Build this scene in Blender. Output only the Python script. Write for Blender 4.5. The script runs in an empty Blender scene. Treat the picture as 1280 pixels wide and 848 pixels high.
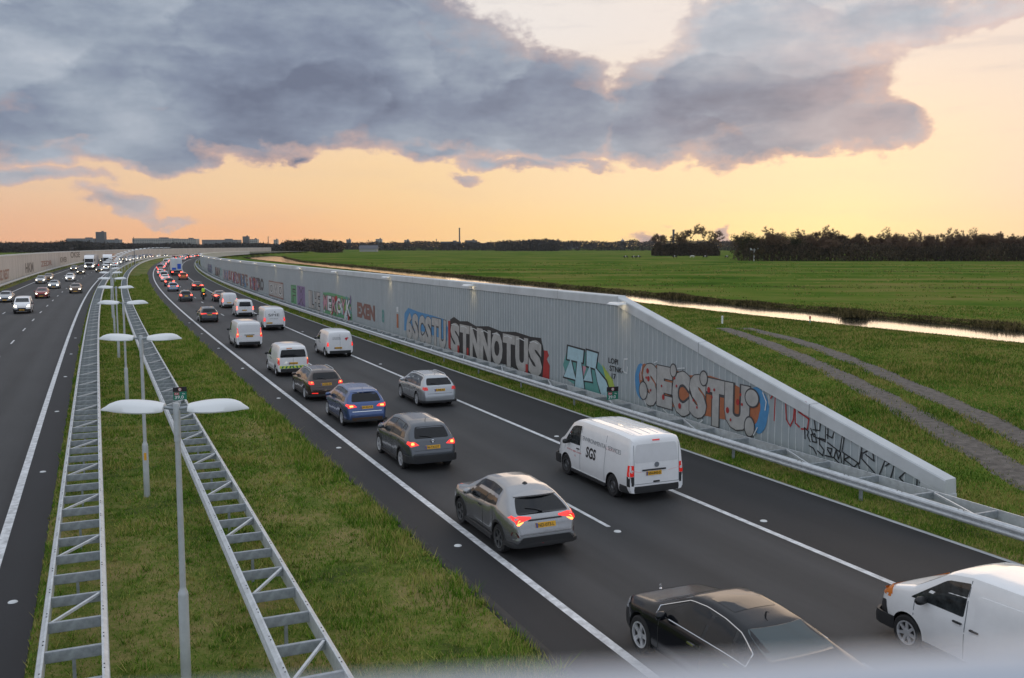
import bpy, bmesh, math, random
import numpy as np
from mathutils import Vector, Matrix
from mathutils.bvhtree import BVHTree

random.seed(7); rng = np.random.default_rng(7)
scn = bpy.context.scene
COL = scn.collection
R = math.radians

# ------------------------------------------------------------------ road alignment (metres; camera stands over s = 0)
CAMH, OFF = 7.408, 8.545
_S = np.arange(-60, 1801, 1.0)
_k = 0.0005 * np.clip((_S - .54) / 273.1, 0, 1) * np.where(_S > 900, 0, 1)
_h = np.zeros_like(_S); _h[1:] = np.cumsum(_k[:-1]); _h -= _h[60]
_A = -R(23.929) + _h
_X = np.concatenate([[0], np.cumsum(np.sin(_A[:-1]))]); _X -= _X[60]
_Y = np.concatenate([[0], np.cumsum(np.cos(_A[:-1]))]); _Y -= _Y[60]
_sl = np.where(_S < 60, -.00155, np.where(_S < 300, -.00155 + 5.106e-5 * (_S - 60), np.clip(.0107 * (450 - _S) / 150, 0, 1)))
_Z = np.concatenate([[0], np.cumsum(_sl[:-1])]); _Z -= _Z[60]

def A(s): return float(np.interp(s, _S, _A))
def RZ(s): return float(np.interp(s, _S, _Z))
def P(s, o, h=0.0):
    a = A(s); q = o + OFF
    return Vector((float(np.interp(s, _S, _X)) + q * math.cos(a), float(np.interp(s, _S, _Y)) - q * math.sin(a), RZ(s) + h))
def Pn(s, o):
    a = np.interp(s, _S, _A); q = o + OFF
    return np.interp(s, _S, _X) + q * np.cos(a), np.interp(s, _S, _Y) - q * np.sin(a), np.interp(s, _S, _Z)
def to_so(x, y):
    x = np.asarray(x, float); y = np.asarray(y, float)
    cs = _S[::12]; cx = _X[::12]; cy = _Y[::12]
    out_s = np.empty_like(x); 
    for i in range(0, len(x), 20000):
        d = (x[i:i+20000, None] - cx) ** 2 + (y[i:i+20000, None] - cy) ** 2
        out_s[i:i+20000] = cs[d.argmin(1)]
    for _ in range(4):
        a = np.interp(out_s, _S, _A)
        t = (x - np.interp(out_s, _S, _X)) * np.sin(a) + (y - np.interp(out_s, _S, _Y)) * np.cos(a)
        out_s = np.clip(out_s + np.clip(t, -12, 12), -60, 1800)
    a = np.interp(out_s, _S, _A)
    o = (x - np.interp(out_s, _S, _X)) * np.cos(a) - (y - np.interp(out_s, _S, _Y)) * np.sin(a) - OFF
    return out_s, o

# ------------------------------------------------------------------ materials
MATS = {}
def mat(name, col, rough=.6, metal=0., coat=0., emit=None, es=0., spec=.5, var=0., vscale=8., bump=0., bscale=60., trans=0., coords='Object'):
    if name in MATS: return MATS[name]
    m = bpy.data.materials.new(name); m.use_nodes = True; nt = m.node_tree; N = nt.nodes; L = nt.links
    b = N['Principled BSDF']
    b.inputs['Base Color'].default_value = (*col, 1); b.inputs['Roughness'].default_value = rough
    b.inputs['Metallic'].default_value = metal; b.inputs['Coat Weight'].default_value = coat
    b.inputs['Coat Roughness'].default_value = .06
    b.inputs['Specular IOR Level'].default_value = spec
    if trans: b.inputs['Transmission Weight'].default_value = trans
    if emit:
        b.inputs['Emission Color'].default_value = (*emit, 1); b.inputs['Emission Strength'].default_value = es
    if var or bump:
        tc = N.new('ShaderNodeTexCoord')
    if var:
        n = N.new('ShaderNodeTexNoise'); n.inputs['Scale'].default_value = vscale; n.inputs['Detail'].default_value = 6; n.inputs['Roughness'].default_value = .65
        L.new(tc.outputs[coords], n.inputs['Vector'])
        mr = N.new('ShaderNodeMapRange'); mr.inputs[1].default_value = .3; mr.inputs[2].default_value = .7
        mr.inputs[3].default_value = 1 - var; mr.inputs[4].default_value = 1 + var
        L.new(n.outputs['Fac'], mr.inputs[0])
        mx = N.new('ShaderNodeVectorMath'); mx.operation = 'SCALE'; mx.inputs[0].default_value = col
        L.new(mr.outputs[0], mx.inputs['Scale']); L.new(mx.outputs[0], b.inputs['Base Color'])
    if bump:
        n2 = N.new('ShaderNodeTexNoise'); n2.inputs['Scale'].default_value = bscale; n2.inputs['Detail'].default_value = 4
        L.new(tc.outputs[coords], n2.inputs['Vector'])
        bp = N.new('ShaderNodeBump'); bp.inputs['Strength'].default_value = bump; bp.inputs['Distance'].default_value = .02
        L.new(n2.outputs['Fac'], bp.inputs['Height']); L.new(bp.outputs[0], b.inputs['Normal'])
    MATS[name] = m; return m

def paint(name, col, metal=.55, rough=.26):
    return mat('paint_' + name, col, rough, metal, coat=.8, var=.04, vscale=3)
M_STEEL = mat('galvanised_steel', (.52, .55, .57), .5, .2, var=.18, vscale=5)
M_STEELD = mat('galvanised_steel_dull', (.30, .33, .35), .6, .2, var=.25, vscale=7)
M_LAMPW = mat('lamp_white', (.74, .76, .76), .35, 0, coat=.3)
M_POLE = mat('pole_grey', (.50, .53, .54), .45, .25, var=.1, vscale=4)
M_GLASS = mat('car_glass', (.006, .007, .009), .04, 0, spec=.38)
M_GLASSC = mat('car_glass_clear', (.030, .034, .036), .05, 0, spec=.5, var=.7, vscale=6)
M_RUB = mat('rubber', (.018, .018, .019), .85)
M_BLK = mat('black_plastic', (.022, .023, .025), .55)
M_DARK = mat('wheel_well', (.008, .008, .009), .95)
M_RIM = mat('alloy', (.62, .63, .65), .35, .5)
M_RIMD = mat('alloy_dark', (.16, .165, .17), .35, .8)
M_CHROME = mat('chrome', (.75, .76, .78), .12, 1.)
M_TAIL = mat('taillight_on', (.45, .01, .01), .25, emit=(1., .04, .03), es=1.1, coat=.5)
M_TAILB = mat('brake_light_on', (.5, .03, .01), .25, emit=(1., .26, .06), es=4., coat=.5)
M_TAILO = mat('taillight_off', (.38, .012, .012), .2, coat=.6, emit=(1, .03, .02), es=.25)
M_TAILF = mat('taillight_bright', (.5, .02, .01), .25, emit=(1., .07, .045), es=8.)
M_LENS = mat('clear_lens', (.6, .6, .6), .15, coat=.6)
M_HEAD = mat('headlight_on', (.8, .8, .75), .2, emit=(1., .9, .70), es=9.)
M_HEADO = mat('headlight_off', (.55, .57, .6), .12, .3, coat=.8)
M_ORANGE = mat('orange_lens', (.75, .22, .03), .25, coat=.5)
M_PLATE = mat('plate_yellow', (.75, .40, .02), .4)
M_PBLUE = mat('plate_blue', (.02, .06, .30), .4)
M_TXT = mat('black_print', (.015, .015, .018), .5)
M_GREYTXT = mat('grey_print', (.16, .18, .2), .5)
M_REDTXT = mat('red_print', (.5, .06, .05), .5)
M_MARK = mat('road_paint', (.58, .59, .60), .6, var=.38, vscale=4.5, bump=.15, bscale=90)
M_CONC = mat('concrete', (.40, .42, .43), .75, var=.12, vscale=1.2, bump=.2, bscale=25)
M_COPE = mat('concrete_coping', (.53, .56, .575), .7, var=.10, vscale=.9, bump=.15, bscale=20)

# ------------------------------------------------------------------ object helpers
def link(o, parent=None):
    COL.objects.link(o)
    if parent is not None: o.parent = parent
    return o
def thing(name, label, cat, loc=(0, 0, 0), rz=0., group=None):
    o = bpy.data.objects.new(name, None); o.empty_display_size = .2; link(o)
    o.location = loc; o.rotation_euler = (0, 0, rz); tag(o, label, cat, group); return o
def tag(o, label, cat, group=None):
    o['label'] = label; o['category'] = cat
    if group: o['group'] = group
    return o
def copy_tree(o, parent=None):
    c = o.copy(); COL.objects.link(c); c.parent = parent
    for ch in o.children: copy_tree(ch, c)
    return c

class MB:
    def __init__(s): s.v = []; s.f = []; s.m = []
    def add(s, vs, fs, mi=0):
        b = len(s.v); s.v += [tuple(v) for v in vs]; s.f += [tuple(b + i for i in f) for f in fs]; s.m += [mi] * len(fs); return s
    def box(s, c, d, rz=0., mi=0, bev=0.):
        x, y, z = d[0] / 2, d[1] / 2, d[2] / 2; ca, sa = math.cos(rz), math.sin(rz); V = []
        for k in (-1, 1):
            for (i, j) in ((-1, -1), (1, -1), (1, 1), (-1, 1)):
                px, py = i * (x - (bev if k == 1 else 0)), j * (y - (bev if k == 1 else 0))
                V.append((c[0] + px * ca - py * sa, c[1] + px * sa + py * ca, c[2] + k * z))
        return s.add(V, [(3, 2, 1, 0), (4, 5, 6, 7), (0, 1, 5, 4), (1, 2, 6, 5), (2, 3, 7, 6), (3, 0, 4, 7)], mi)
    def tube(s, pts, r, n=8, mi=0, cap=True):
        pts = [Vector(p) for p in pts]
        if not hasattr(r, '__len__'): r = [r] * len(pts)
        rings = []
        for i, p in enumerate(pts):
            d = (pts[min(i + 1, len(pts) - 1)] - pts[max(i - 1, 0)]).normalized()
            u = d.cross(Vector((0, 0, 1)) if abs(d.z) < .9 else Vector((1, 0, 0))).normalized(); w = u.cross(d)
            rings.append([p + (u * math.cos(2 * math.pi * k / n) + w * math.sin(2 * math.pi * k / n)) * r[i] for k in range(n)])
        V = [q for g in rings for q in g]; F = []
        for i in range(len(pts) - 1):
            for k in range(n):
                a, b2 = i * n + k, i * n + (k + 1) % n; F.append((a, a + n, b2 + n, b2))
        if cap: F += [tuple(range(n)), tuple(reversed(range((len(pts) - 1) * n, len(pts) * n)))]
        return s.add(V, F, mi)
    def lathe(s, prof, c, axis='y', n=28, mi=0):
        V = []; F = []
        for (a, r) in prof:
            for k in range(n):
                t = 2 * math.pi * k / n; q = (r * math.cos(t), a, r * math.sin(t)) if axis == 'y' else (a, r * math.cos(t), r * math.sin(t)) if axis == 'x' else (r * math.cos(t), r * math.sin(t), a)
                V.append((c[0] + q[0], c[1] + q[1], c[2] + q[2]))
        for i in range(len(prof) - 1):
            for k in range(n):
                a, b2 = i * n + k, i * n + (k + 1) % n; F.append((a, b2, b2 + n, a + n))
        return s.add(V, F, mi)
    def build(s, name, mats, parent=None, smooth=None, tagv=None):
        me = bpy.data.meshes.new(name); me.from_pydata(s.v, [], s.f)
        if not isinstance(mats, (list, tuple)): mats = [mats]
        for m in mats: me.materials.append(m)
        if any(s.m): me.polygons.foreach_set('material_index', s.m)
        me.update()
        if smooth:
            me.polygons.foreach_set('use_smooth', [True] * len(me.polygons)); me.set_sharp_from_angle(angle=R(smooth))
        o = bpy.data.objects.new(name, me); link(o, parent)
        return o
def fast_mesh(name, V, F, mats, parent=None, attr=None):
    """V (n,3), F (m,k) numpy arrays"""
    me = bpy.data.meshes.new(name); n, k = F.shape
    me.vertices.add(len(V)); me.vertices.foreach_set('co', np.asarray(V, np.float32).ravel())
    me.loops.add(n * k); me.loops.foreach_set('vertex_index', F.astype(np.int32).ravel())
    me.polygons.add(n); me.polygons.foreach_set('loop_start', (np.arange(n) * k).astype(np.int32)); me.polygons.foreach_set('loop_total', np.full(n, k, np.int32))
    me.update(calc_edges=True); me.validate()
    if attr is not None:
        a = me.attributes.new('tint', 'FLOAT', 'POINT'); a.data.foreach_set('value', np.asarray(attr, np.float32))
    if not isinstance(mats, (list, tuple)): mats = [mats]
    for m in mats: me.materials.append(m)
    o = bpy.data.objects.new(name, me); link(o, parent); return o
def grid_faces(ni, nj):
    i, j = np.meshgrid(np.arange(ni - 1), np.arange(nj - 1), indexing='ij'); a = (i * nj + j).ravel()
    return np.stack([a, a + 1, a + nj + 1, a + nj], 1)
def struct(o): o['kind'] = 'structure'; return o

def strip(name, s0, s1, offs, hs, m, step=2.0, so=False, wob=0.):
    """longitudinal sheet: offsets across, heights above road"""
    ss = np.concatenate([np.arange(s0, min(s1, 140), min(step, s1 - s0)), np.arange(max(140, s0), s1, 5.0)]) if s1 > 140 else np.arange(s0, s1, step)
    ss = np.append(ss, s1)
    V = []; uv = []
    for o, h in zip(offs, hs):
        x, y, z = Pn(ss, np.full_like(ss, o)); V.append(np.stack([x, y, z + h], 1)); uv.append(np.stack([np.full_like(ss, o), ss], 1))
    V = np.stack(V, 1).reshape(-1, 3); uv = np.stack(uv, 1).reshape(-1, 2)
    F = grid_faces(len(ss), len(offs))[:, ::-1]
    ob = fast_mesh(name, V, F, m)
    l = ob.data.uv_layers.new(name='so'); vi = np.empty(len(ob.data.loops), np.int32); ob.data.loops.foreach_get('vertex_index', vi)
    l.data.foreach_set('uv', uv[vi].astype(np.float32).ravel())
    if ob.data.polygons[0].normal.z < 0: ob.data.flip_normals()
    return ob

# ------------------------------------------------------------------ text
def text_mesh(body, size=1., offset=0., w=None, h=None, bold=0):
    c = bpy.data.curves.new('t', 'FONT'); c.body = body; c.size = size; c.offset = offset; c.resolution_u = 3; c.fill_mode = 'FRONT'
    o = bpy.data.objects.new('t', c); COL.objects.link(o); bpy.context.view_layer.update()
    me = bpy.data.meshes.new_from_object(o.evaluated_get(bpy.context.evaluated_depsgraph_get()))
    V = [(v.co.x, v.co.y) for v in me.vertices]; F = [tuple(p.vertices) for p in me.polygons]
    bpy.data.objects.remove(o); bpy.data.curves.remove(c); bpy.data.meshes.remove(me)
    if not V: return [], []
    x0 = min(v[0] for v in V); x1 = max(v[0] for v in V); y0 = min(v[1] for v in V); y1 = max(v[1] for v in V)
    sx = (w / (x1 - x0)) if w else 1.; sy = (h / (y1 - y0)) if h else (sx if w else 1.)
    if h and not w: sx = sy
    return [((v[0] - x0) * sx, (v[1] - y0) * sy) for v in V], F

# ------------------------------------------------------------------ panels projected on a body (each has its own thickness)
def rounded(poly, r=.03, n=3):
    out = []; m = len(poly)
    for i in range(m):
        p0, p1, p2 = Vector(poly[i - 1]), Vector(poly[i]), Vector(poly[(i + 1) % m])
        a = (p0 - p1); b = (p2 - p1); rr = min(r, a.length * .45, b.length * .45)
        if a.length < 1e-6 or b.length < 1e-6 or a.angle(b) > 2.9: out.append(tuple(p1)); continue
        A0 = p1 + a.normalized() * rr; B0 = p1 + b.normalized() * rr
        for k in range(n + 1):
            t = k / n; out.append(tuple((1 - t) ** 2 * A0 + 2 * t * (1 - t) * p1 + t * t * B0))
    return out
def project(bvh, polys, mode, off=.004, cell=.12, thick=.012, tris=None):
    """polys: list of 2D polygons (or tris=(V,F)). mode: 'L' 'R' sides (x,z); 'B' rear (y,z); 'F' front (y,z); 'T' top (x,y)"""
    bm = bmesh.new()
    if tris:
        vs = [bm.verts.new((a, b, 0)) for a, b in tris[0]]
        for f in tris[1]:
            try: bm.faces.new([vs[i] for i in f])
            except ValueError: pass
    else:
        for poly in polys: bm.faces.new([bm.verts.new((a, b, 0)) for a, b in poly])
    if cell:
        for ax in (0, 1):
            lo = min(v.co[ax] for v in bm.verts); hi = max(v.co[ax] for v in bm.verts); k = math.ceil(lo / cell + .01)
            while k * cell < hi - .004:
                co = [0, 0, 0]; no = [0, 0, 0]; co[ax] = k * cell; no[ax] = 1
                bmesh.ops.bisect_plane(bm, geom=bm.verts[:] + bm.edges[:] + bm.faces[:], plane_co=co, plane_no=no, dist=1e-5); k += 1
    D = {'L': Vector((0, -1, 0)), 'R': Vector((0, 1, 0)), 'B': Vector((1, 0, 0)), 'F': Vector((-1, 0, 0)), 'T': Vector((0, 0, -1))}[mode]
    V = []
    for v in bm.verts:
        a, b = v.co.x, v.co.y
        if mode in 'LR': o = Vector((a, 0, b)) - D * 4
        elif mode in 'BF': o = Vector((0, a, b)) - D * 9
        else: o = Vector((a, b, 0)) - D * 6
        hit = bvh.ray_cast(o, D)
        if hit[0] is None:
            q = bvh.find_nearest(o + D * (9 if mode in 'BF' else 3.2)); p = q[0]
            if mode in 'LR': p = Vector((a, p.y, b))
            elif mode in 'BF': p = Vector((p.x, a, b))
            else: p = Vector((a, b, p.z))
        else: p = hit[0]
        V.append(p - D * off)
    bm.verts.index_update()
    F = [tuple(v.index for v in f.verts) for f in bm.faces]
    E = [(e.verts[0].index, e.verts[1].index) for e in bm.edges if e.is_boundary] if thick else []
    bm.free()
    n = len(V)
    if thick:
        V2 = list(V); mp = {}
        for a, b in E:
            for q in (a, b):
                if q not in mp: mp[q] = len(V2); V2.append(V[q] + D * thick)
            F.append((a, b, mp[b], mp[a]))
        V = V2
    return V, F
def panel(name, bvh, polys, mode, m, parent, off=.004, cell=.12, thick=.012, label=None, tris=None, more=()):
    mb = MB(); V, F = project(bvh, polys, mode, off, cell, thick, tris); mb.add(V, F)
    for (po, mo) in more:
        V, F = project(bvh, po, mo, off, cell, thick); mb.add(V, F)
    o = mb.build(name, m, parent, smooth=35)
    if label: o['label'] = label
    return o

# ------------------------------------------------------------------ vehicles
def prof(pts, sm=.05):
    xs = [p[0] for p in pts]; zs = [p[1] for p in pts]
    return lambda x: float(np.mean(np.interp([x - sm, x - sm / 2, x, x + sm / 2, x + sm], xs, zs)))
def body_mesh(S):
    L, W = S['L'], S['W'] / 2; top = prof(S['top'], S.get('sm', .03)); belt = prof(S['belt'], .1); plan = prof(S['plan'], .03)
    zb = prof(S.get('bot', [(0, .30), (.5, .24), (L - .6, .22), (L, .26)]), .1); rw = S['roofw']; hr = max(p[1] for p in S['top'])
    xs = sorted(set([0, .012, .03, .05, .07, .09, .12, .16, .2, .26, .32] + [round(.4 + i * (L - .75) / 46, 3) for i in range(47)] + [L - .26, L - .2, L - .15, L - .1, L - .06, L - .03, L - .01, L]))
    V = []; F = []; n = None
    for x in xs:
        zt = top(x) if x > 0 else S['top'][0][1]; z0 = zb(x); w = W * plan(x)
        bl = min(belt(x), zt - .03); d = bl - z0; g = zt - bl; full = max(.05, hr - belt(x)); t = min(1, g / full) ** .8
        wt = w * .95 * (1 - t) + rw / 2 * min(plan(x) / .97, 1.02) * t; sw = S.get('shoulder', .945)
        half = [(0, z0), (w * .82, z0), (w * .95, z0 + .025), (w * .985, z0 + .10), (w * S.get('hip', 1.), z0 + .5 * d), (w * .997, z0 + .74 * d), (w * .975, bl - .05 * min(1, d)),
                (w * sw, bl), (w * sw * .5 + wt * .5 + .012 * t, bl + .5 * g), (wt + .012 * t, bl + .78 * g), (wt - .035, bl + .93 * g), (wt * .83, bl + .985 * g), (wt * .45, zt + .012 * t), (0, zt + .02 * t)]
        ring = [(x, y, z) for y, z in half] + [(x, -y, z) for y, z in reversed(half[1:-1])]
        n = len(ring); V += ring
    for i in range(len(xs) - 1):
        for k in range(n):
            a, b = i * n + k, i * n + (k + 1) % n; F.append((a, b, b + n, a + n))
    F += [tuple(reversed(range(n))), tuple(range((len(xs) - 1) * n, len(xs) * n))]
    bm = bmesh.new(); vs = [bm.verts.new(v) for v in V]
    for f in F: bm.faces.new([vs[i] for i in f])
    bmesh.ops.recalc_face_normals(bm, faces=bm.faces)
    me = bpy.data.meshes.new('body'); bm.to_mesh(me); bm.free()
    o = bpy.data.objects.new('body', me); COL.objects.link(o)
    mb = MB(); r = S['wr'] + .055
    for wx in S['wheels']:
        for sg in (-1, 1):
            ya, yb = (W - .30, W + .2) if sg > 0 else (-W - .2, -W + .30)
            mb.lathe([(ya, .001), (ya, r), (yb, r), (yb, .001)], (wx, 0, S['wr'] + .01), n=32)
    cut = mb.build('cut', M_DARK)
    bmc = bmesh.new(); bmc.from_mesh(cut.data); bmesh.ops.remove_doubles(bmc, verts=bmc.verts, dist=.0005); bmesh.ops.recalc_face_normals(bmc, faces=bmc.faces); bmc.to_mesh(cut.data); bmc.free()
    md = o.modifiers.new('b', 'BOOLEAN'); md.operation = 'DIFFERENCE'; md.object = cut; md.solver = 'EXACT'
    bpy.context.view_layer.update()
    me2 = bpy.data.meshes.new_from_object(o.evaluated_get(bpy.context.evaluated_depsgraph_get()))
    bpy.data.objects.remove(o); bpy.data.objects.remove(cut)
    me2.materials.clear(); me2.materials.append(M_BLK); me2.materials.append(M_DARK)
    for p in me2.polygons:
        c = p.center; p.material_index = 0
        for wx in S['wheels']:
            d = math.hypot(c.x - wx, c.z - S['wr'] - .01)
            if abs(c.y) < W - .012 and d < r + .004 and (abs(p.normal.y) < .3 and d > r - .03 or abs(abs(c.y) - (W - .3)) < .004): p.material_index = 1
        if c.z < .27 and p.normal.z < -.5: p.material_index = 1
        p.use_smooth = True
    me2.set_sharp_from_angle(angle=R(38))
    bm = bmesh.new(); bm.from_mesh(me2); bvh = BVHTree.FromBMesh(bm); bm.free()
    return me2, bvh, top, belt

def window_poly(S, top, belt, w, mtop=.11, mbot=.03):
    xa, xat, xb, xbt = w; n = 9; lo = []; hi = []
    for i in range(n):
        x = xa + (xb - xa) * i / (n - 1); lo.append((x, belt(x) + mbot))
        x = xat + (xbt - xat) * i / (n - 1); hi.append((x, max(top(x) - mtop, belt(x) + mbot + .004)))
    p = lo + list(reversed(hi)); q = [p[0]]
    for a in p[1:]:
        if math.hypot(a[0] - q[-1][0], a[1] - q[-1][1]) > .012: q.append(a)
    return rounded(q, .035)
def mirror(poly): return [(-a, b) for a, b in reversed(poly)]
WHEELS = {}
def wheel_meshes(r, dark, w=.21, style='spoke', ns=5):
    key = (round(r, 2), dark, style, ns)
    if key in WHEELS: return WHEELS[key]
    rr = r * (.70 if style == 'spoke' else .62)
    t = MB(); t.lathe([(-w / 2, rr), (-w / 2, r - .03), (-w / 2 + .03, r), (w / 2 - .03, r), (w / 2, r - .03), (w / 2 - .005, rr), (w / 2 - .05, rr - .01), (w / 2 - .06, .01)], (0, 0, 0), n=36)
    ty = t.build('wheel', M_RUB, smooth=40)
    g = MB(); g.lathe([(w / 2 - .03, rr - .005), (w / 2 + .002, rr - .004), (w / 2, rr - .03), (w / 2 - .04, rr - .035)], (0, 0, 0), n=36)
    if style == 'spoke':
        for k in range(ns):
            a = 2 * math.pi * k / ns
            for da in ((-.13, .13) if ns == 5 else (0,)):
                V = []; hw = .022 if ns == 5 else .03
                for (rad, hh) in ((.03, hw), (rr - .01, hw * .8)):
                    for yy in (w / 2 - .045, w / 2 - .012):
                        for q in (-1, 1):
                            aa = a + da * (rad / rr); V.append((rad * math.cos(aa) - q * hh * math.sin(aa), yy, rad * math.sin(aa) + q * hh * math.cos(aa)))
                g.add(V, [(2, 3, 7, 6), (0, 2, 6, 4), (1, 5, 7, 3), (4, 6, 7, 5), (0, 1, 3, 2)])
        g.lathe([(w / 2 - .04, .07), (w / 2 - .008, .065), (w / 2 - .004, .02), (w / 2 - .004, .001)], (0, 0, 0), n=16)
    else:
        g.lathe([(w / 2 - .04, rr - .02), (w / 2 - .05, rr * .72), (w / 2 - .015, rr * .6), (w / 2 - .015, rr * .4), (w / 2 - .03, rr * .35), (w / 2 - .02, .02), (w / 2 - .02, .001)], (0, 0, 0), n=24)
    ri = g.build('rim', M_RIMD if dark else M_RIM, smooth=40)
    for o in (ty, ri): bpy.data.objects.remove(o) if False else None
    WHEELS[key] = (ty.data, ri.data); bpy.data.objects.remove(ty); bpy.data.objects.remove(ri)
    return WHEELS[key]
def ubar(mb, xs0, W, z0, z1, depth, front=False, L=0, t=.05, ret=.5, mi=0, proud=.012):
    """bumper bar wrapping round the rear (x = 0) or the front (x = L)"""
    w = W / 2 + proud; path = [(ret, w), (.22, w * .985), (.08, w * .93), (.0, w * .78), (-depth, w * .45), (-depth - .008, 0)]
    path += [(a, -b) for a, b in reversed(path[:-1])]
    if front: path = [(L - a, b) for a, b in path]
    V = []; F = []
    for (x, y) in path:
        d = Vector((x - (L / 2), y)).normalized() * t
        V += [(x, y, z0), (x + d.x * .3, y + d.y * .3, (z0 + z1) / 2), (x, y, z1), (x - d.x, y - d.y, z1), (x - d.x, y - d.y, z0)]
    k = 5
    for i in range(len(path) - 1):
        for j in range(k):
            a, b = i * k + j, i * k + (j + 1) % k; F.append((a, b, b + k, a + k))
    F += [tuple(range(k)), tuple(reversed(range((len(path) - 1) * k, len(path) * k)))]
    mb.add(V, F, mi)

def make_vehicle(name, S):
    root = bpy.data.objects.new(name, None); root.empty_display_size = .3; link(root)
    me, bvh, top, belt = body_mesh(S); L, W = S['L'], S['W']
    body = bpy.data.objects.new('body', me); link(body, root)
    body.material_slots[0].link = 'OBJECT'; body.material_slots[0].material = S['paint']; body['painted'] = 1
    gm = S.get('glass', M_GLASS)
    if not S.get('white') and len(S['windows']) > 1:
        ww = S['windows']; wa = (min(q[0] for q in ww) - .03, min(q[1] for q in ww) - .03, max(q[2] for q in ww) + .03, max(q[3] for q in ww) + .03)
        p = window_poly(S, top, belt, wa, S.get('mtop', .11) - .018, S.get('mbot', .03) - .018)
        for side in 'LR': panel('window_surround', bvh, [p], side, M_BLK, root, off=.0015, thick=0)
    for w in S['windows']:
        p = window_poly(S, top, belt, w, S.get('mtop', .11), S.get('mbot', .03))
        for side in 'LR': panel('side_window', bvh, [p], side, gm, root)
    if S.get('chromeline'):
        x0, x1 = S['chromeline']; xs = np.linspace(x0, x1, 24)
        lo = [(x, belt(x) + .012) for x in xs]; hi = [(x, max(top(x) - S.get('mtop', .11) + .02, belt(x) + .02)) for x in xs]
        for side, sg in (('L', 1), ('R', -1)):
            ring = lo + list(reversed(hi)); V, F = project(bvh, [ring], side, .006, .2, 0)
            pts = project(bvh, None, side, .008, 0, 0, tris=(ring, []))[0]
            MB().tube(list(pts) + [pts[0]], .011, 5).build('window_trim', M_CHROME, root, smooth=60)
    rw = S.get('rear_window')
    if rw:
        z0, z1, w0, w1 = rw; n = 7
        poly = rounded([(-w0, z0), (w0, z0), (w0 * .5 + w1 * .5 + .01, (z0 + z1) / 2), (w1, z1), (-w1, z1), (-w0 * .5 - w1 * .5 - .01, (z0 + z1) / 2)], .07)
        panel('rear_window', bvh, [poly], 'B', S.get('rear_glass', M_GLASS), root, cell=.1)
    z0, z1, w0, w1 = S['windscreen']
    panel('windscreen', bvh, [rounded([(-w0, z0), (w0, z0), (w1, z1), (-w1, z1)], .05)], 'F', gm, root, cell=.1)
    # lights
    for sg in (1, -1):
        fl = (lambda p: p) if sg > 0 else mirror
        for i, (poly, mm) in enumerate(S['tail']):
            more = [([q], 'L' if sg > 0 else 'R') for q in S.get('tail_side', [])] if i == 0 else []
            panel('taillight', bvh, [fl(rounded(poly, .03))], 'B', mm, root, off=.01, cell=.06, thick=.03, more=more)
        for (poly, mm) in S.get('head', []):
            more = [([q], 'L' if sg > 0 else 'R') for q in S.get('head_side', [])]
            panel('headlight', bvh, [fl(rounded(poly, .03))], 'F', mm, root, off=.012, cell=.06, thick=.03, more=more)
    if S.get('grille'):
        a, z0, z1 = S['grille']; g = panel('grille', bvh, [rounded([(-a, z0), (a, z0), (a, z1), (-a, z1)], .04)], 'F', M_BLK, root, off=.01)
        panel('number_plate', bvh, [[(-.26, z0 - .13), (.26, z0 - .13), (.26, z0 - .02), (-.26, z0 - .02)]], 'F', M_PLATE, root, off=.03, thick=.03)
    if S.get('brake3'):
        z, hw, mm = S['brake3']; panel('brake_light', bvh, [[(-hw, z), (hw, z), (hw, z + .035), (-hw, z + .035)]], 'B', mm, root, off=.02, thick=.03)
    # plate
    pz, py = S['plate'][:2]; txt = S['plate'][2] if len(S['plate']) > 2 else None
    fr = panel('number_plate', bvh, [[(py - .26, pz), (py + .26, pz), (py + .26, pz + .115), (py - .26, pz + .115)]], 'B', M_PLATE, root, off=.018, thick=.02)
    bl = panel('plate_band', bvh, [[(py + .215, pz + .003), (py + .258, pz + .003), (py + .258, pz + .112), (py + .215, pz + .112)]], 'B', M_PBLUE, fr, off=.021, thick=0)
    if txt:
        tv, tf = text_mesh(txt, 1, .012, w=.42, h=.078); tv = [(py + .20 - a, b + pz + .018) for a, b in tv]
        panel('plate_text', bvh, None, 'B', M_TXT, fr, off=.023, cell=0, thick=0, tris=(tv, tf))
    # bumpers / sills
    if S.get('bump'):
        mb = MB(); ubar(mb, 0, W, *S['bump'], .02); b = mb.build('rear_bumper', M_BLK, root, smooth=45)
    if S.get('fbump'):
        mb = MB(); ubar(mb, 0, W * .97, *S['fbump'], .01, front=True, L=L); mb.build('front_bumper', M_BLK, root, smooth=45)
    if S.get('sill', True):
        for sg in (1, -1):
            MB().box(((S['wheels'][0] + S['wheels'][1]) / 2, sg * (W / 2 - .02), .27), (S['wheels'][1] - S['wheels'][0] - 2 * S['wr'] - .12, .06, .10)).build('sill', S.get('sillm', M_BLK), root)
    # seams and handles
    for xs in S.get('seams', []):
        xa, za, xb, zb2 = xs
        d = Vector((xb - xa, zb2 - za)); nn = Vector((-d.y, d.x)).normalized() * .009
        poly = [(xa - nn.x, za - nn.y), (xb - nn.x, zb2 - nn.y), (xb + nn.x, zb2 + nn.y), (xa + nn.x, za + nn.y)]
        for side in 'LR': panel('door_seam', bvh, [poly], side, M_GREYTXT if S.get('white') else M_BLK, root, off=.002, thick=0)
    for (a, z0, b, z1) in S.get('rseams', []):
        d = Vector((b - a, z1 - z0)); nn = Vector((-d.y, d.x)).normalized() * .007
        poly = [(a - nn.x, z0 - nn.y), (b - nn.x, z1 - nn.y), (b + nn.x, z1 + nn.y), (a + nn.x, z0 + nn.y)]
        panel('door_seam', bvh, [poly], 'B', M_GREYTXT if S.get('white') else M_BLK, root, off=.002, thick=0)
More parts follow.
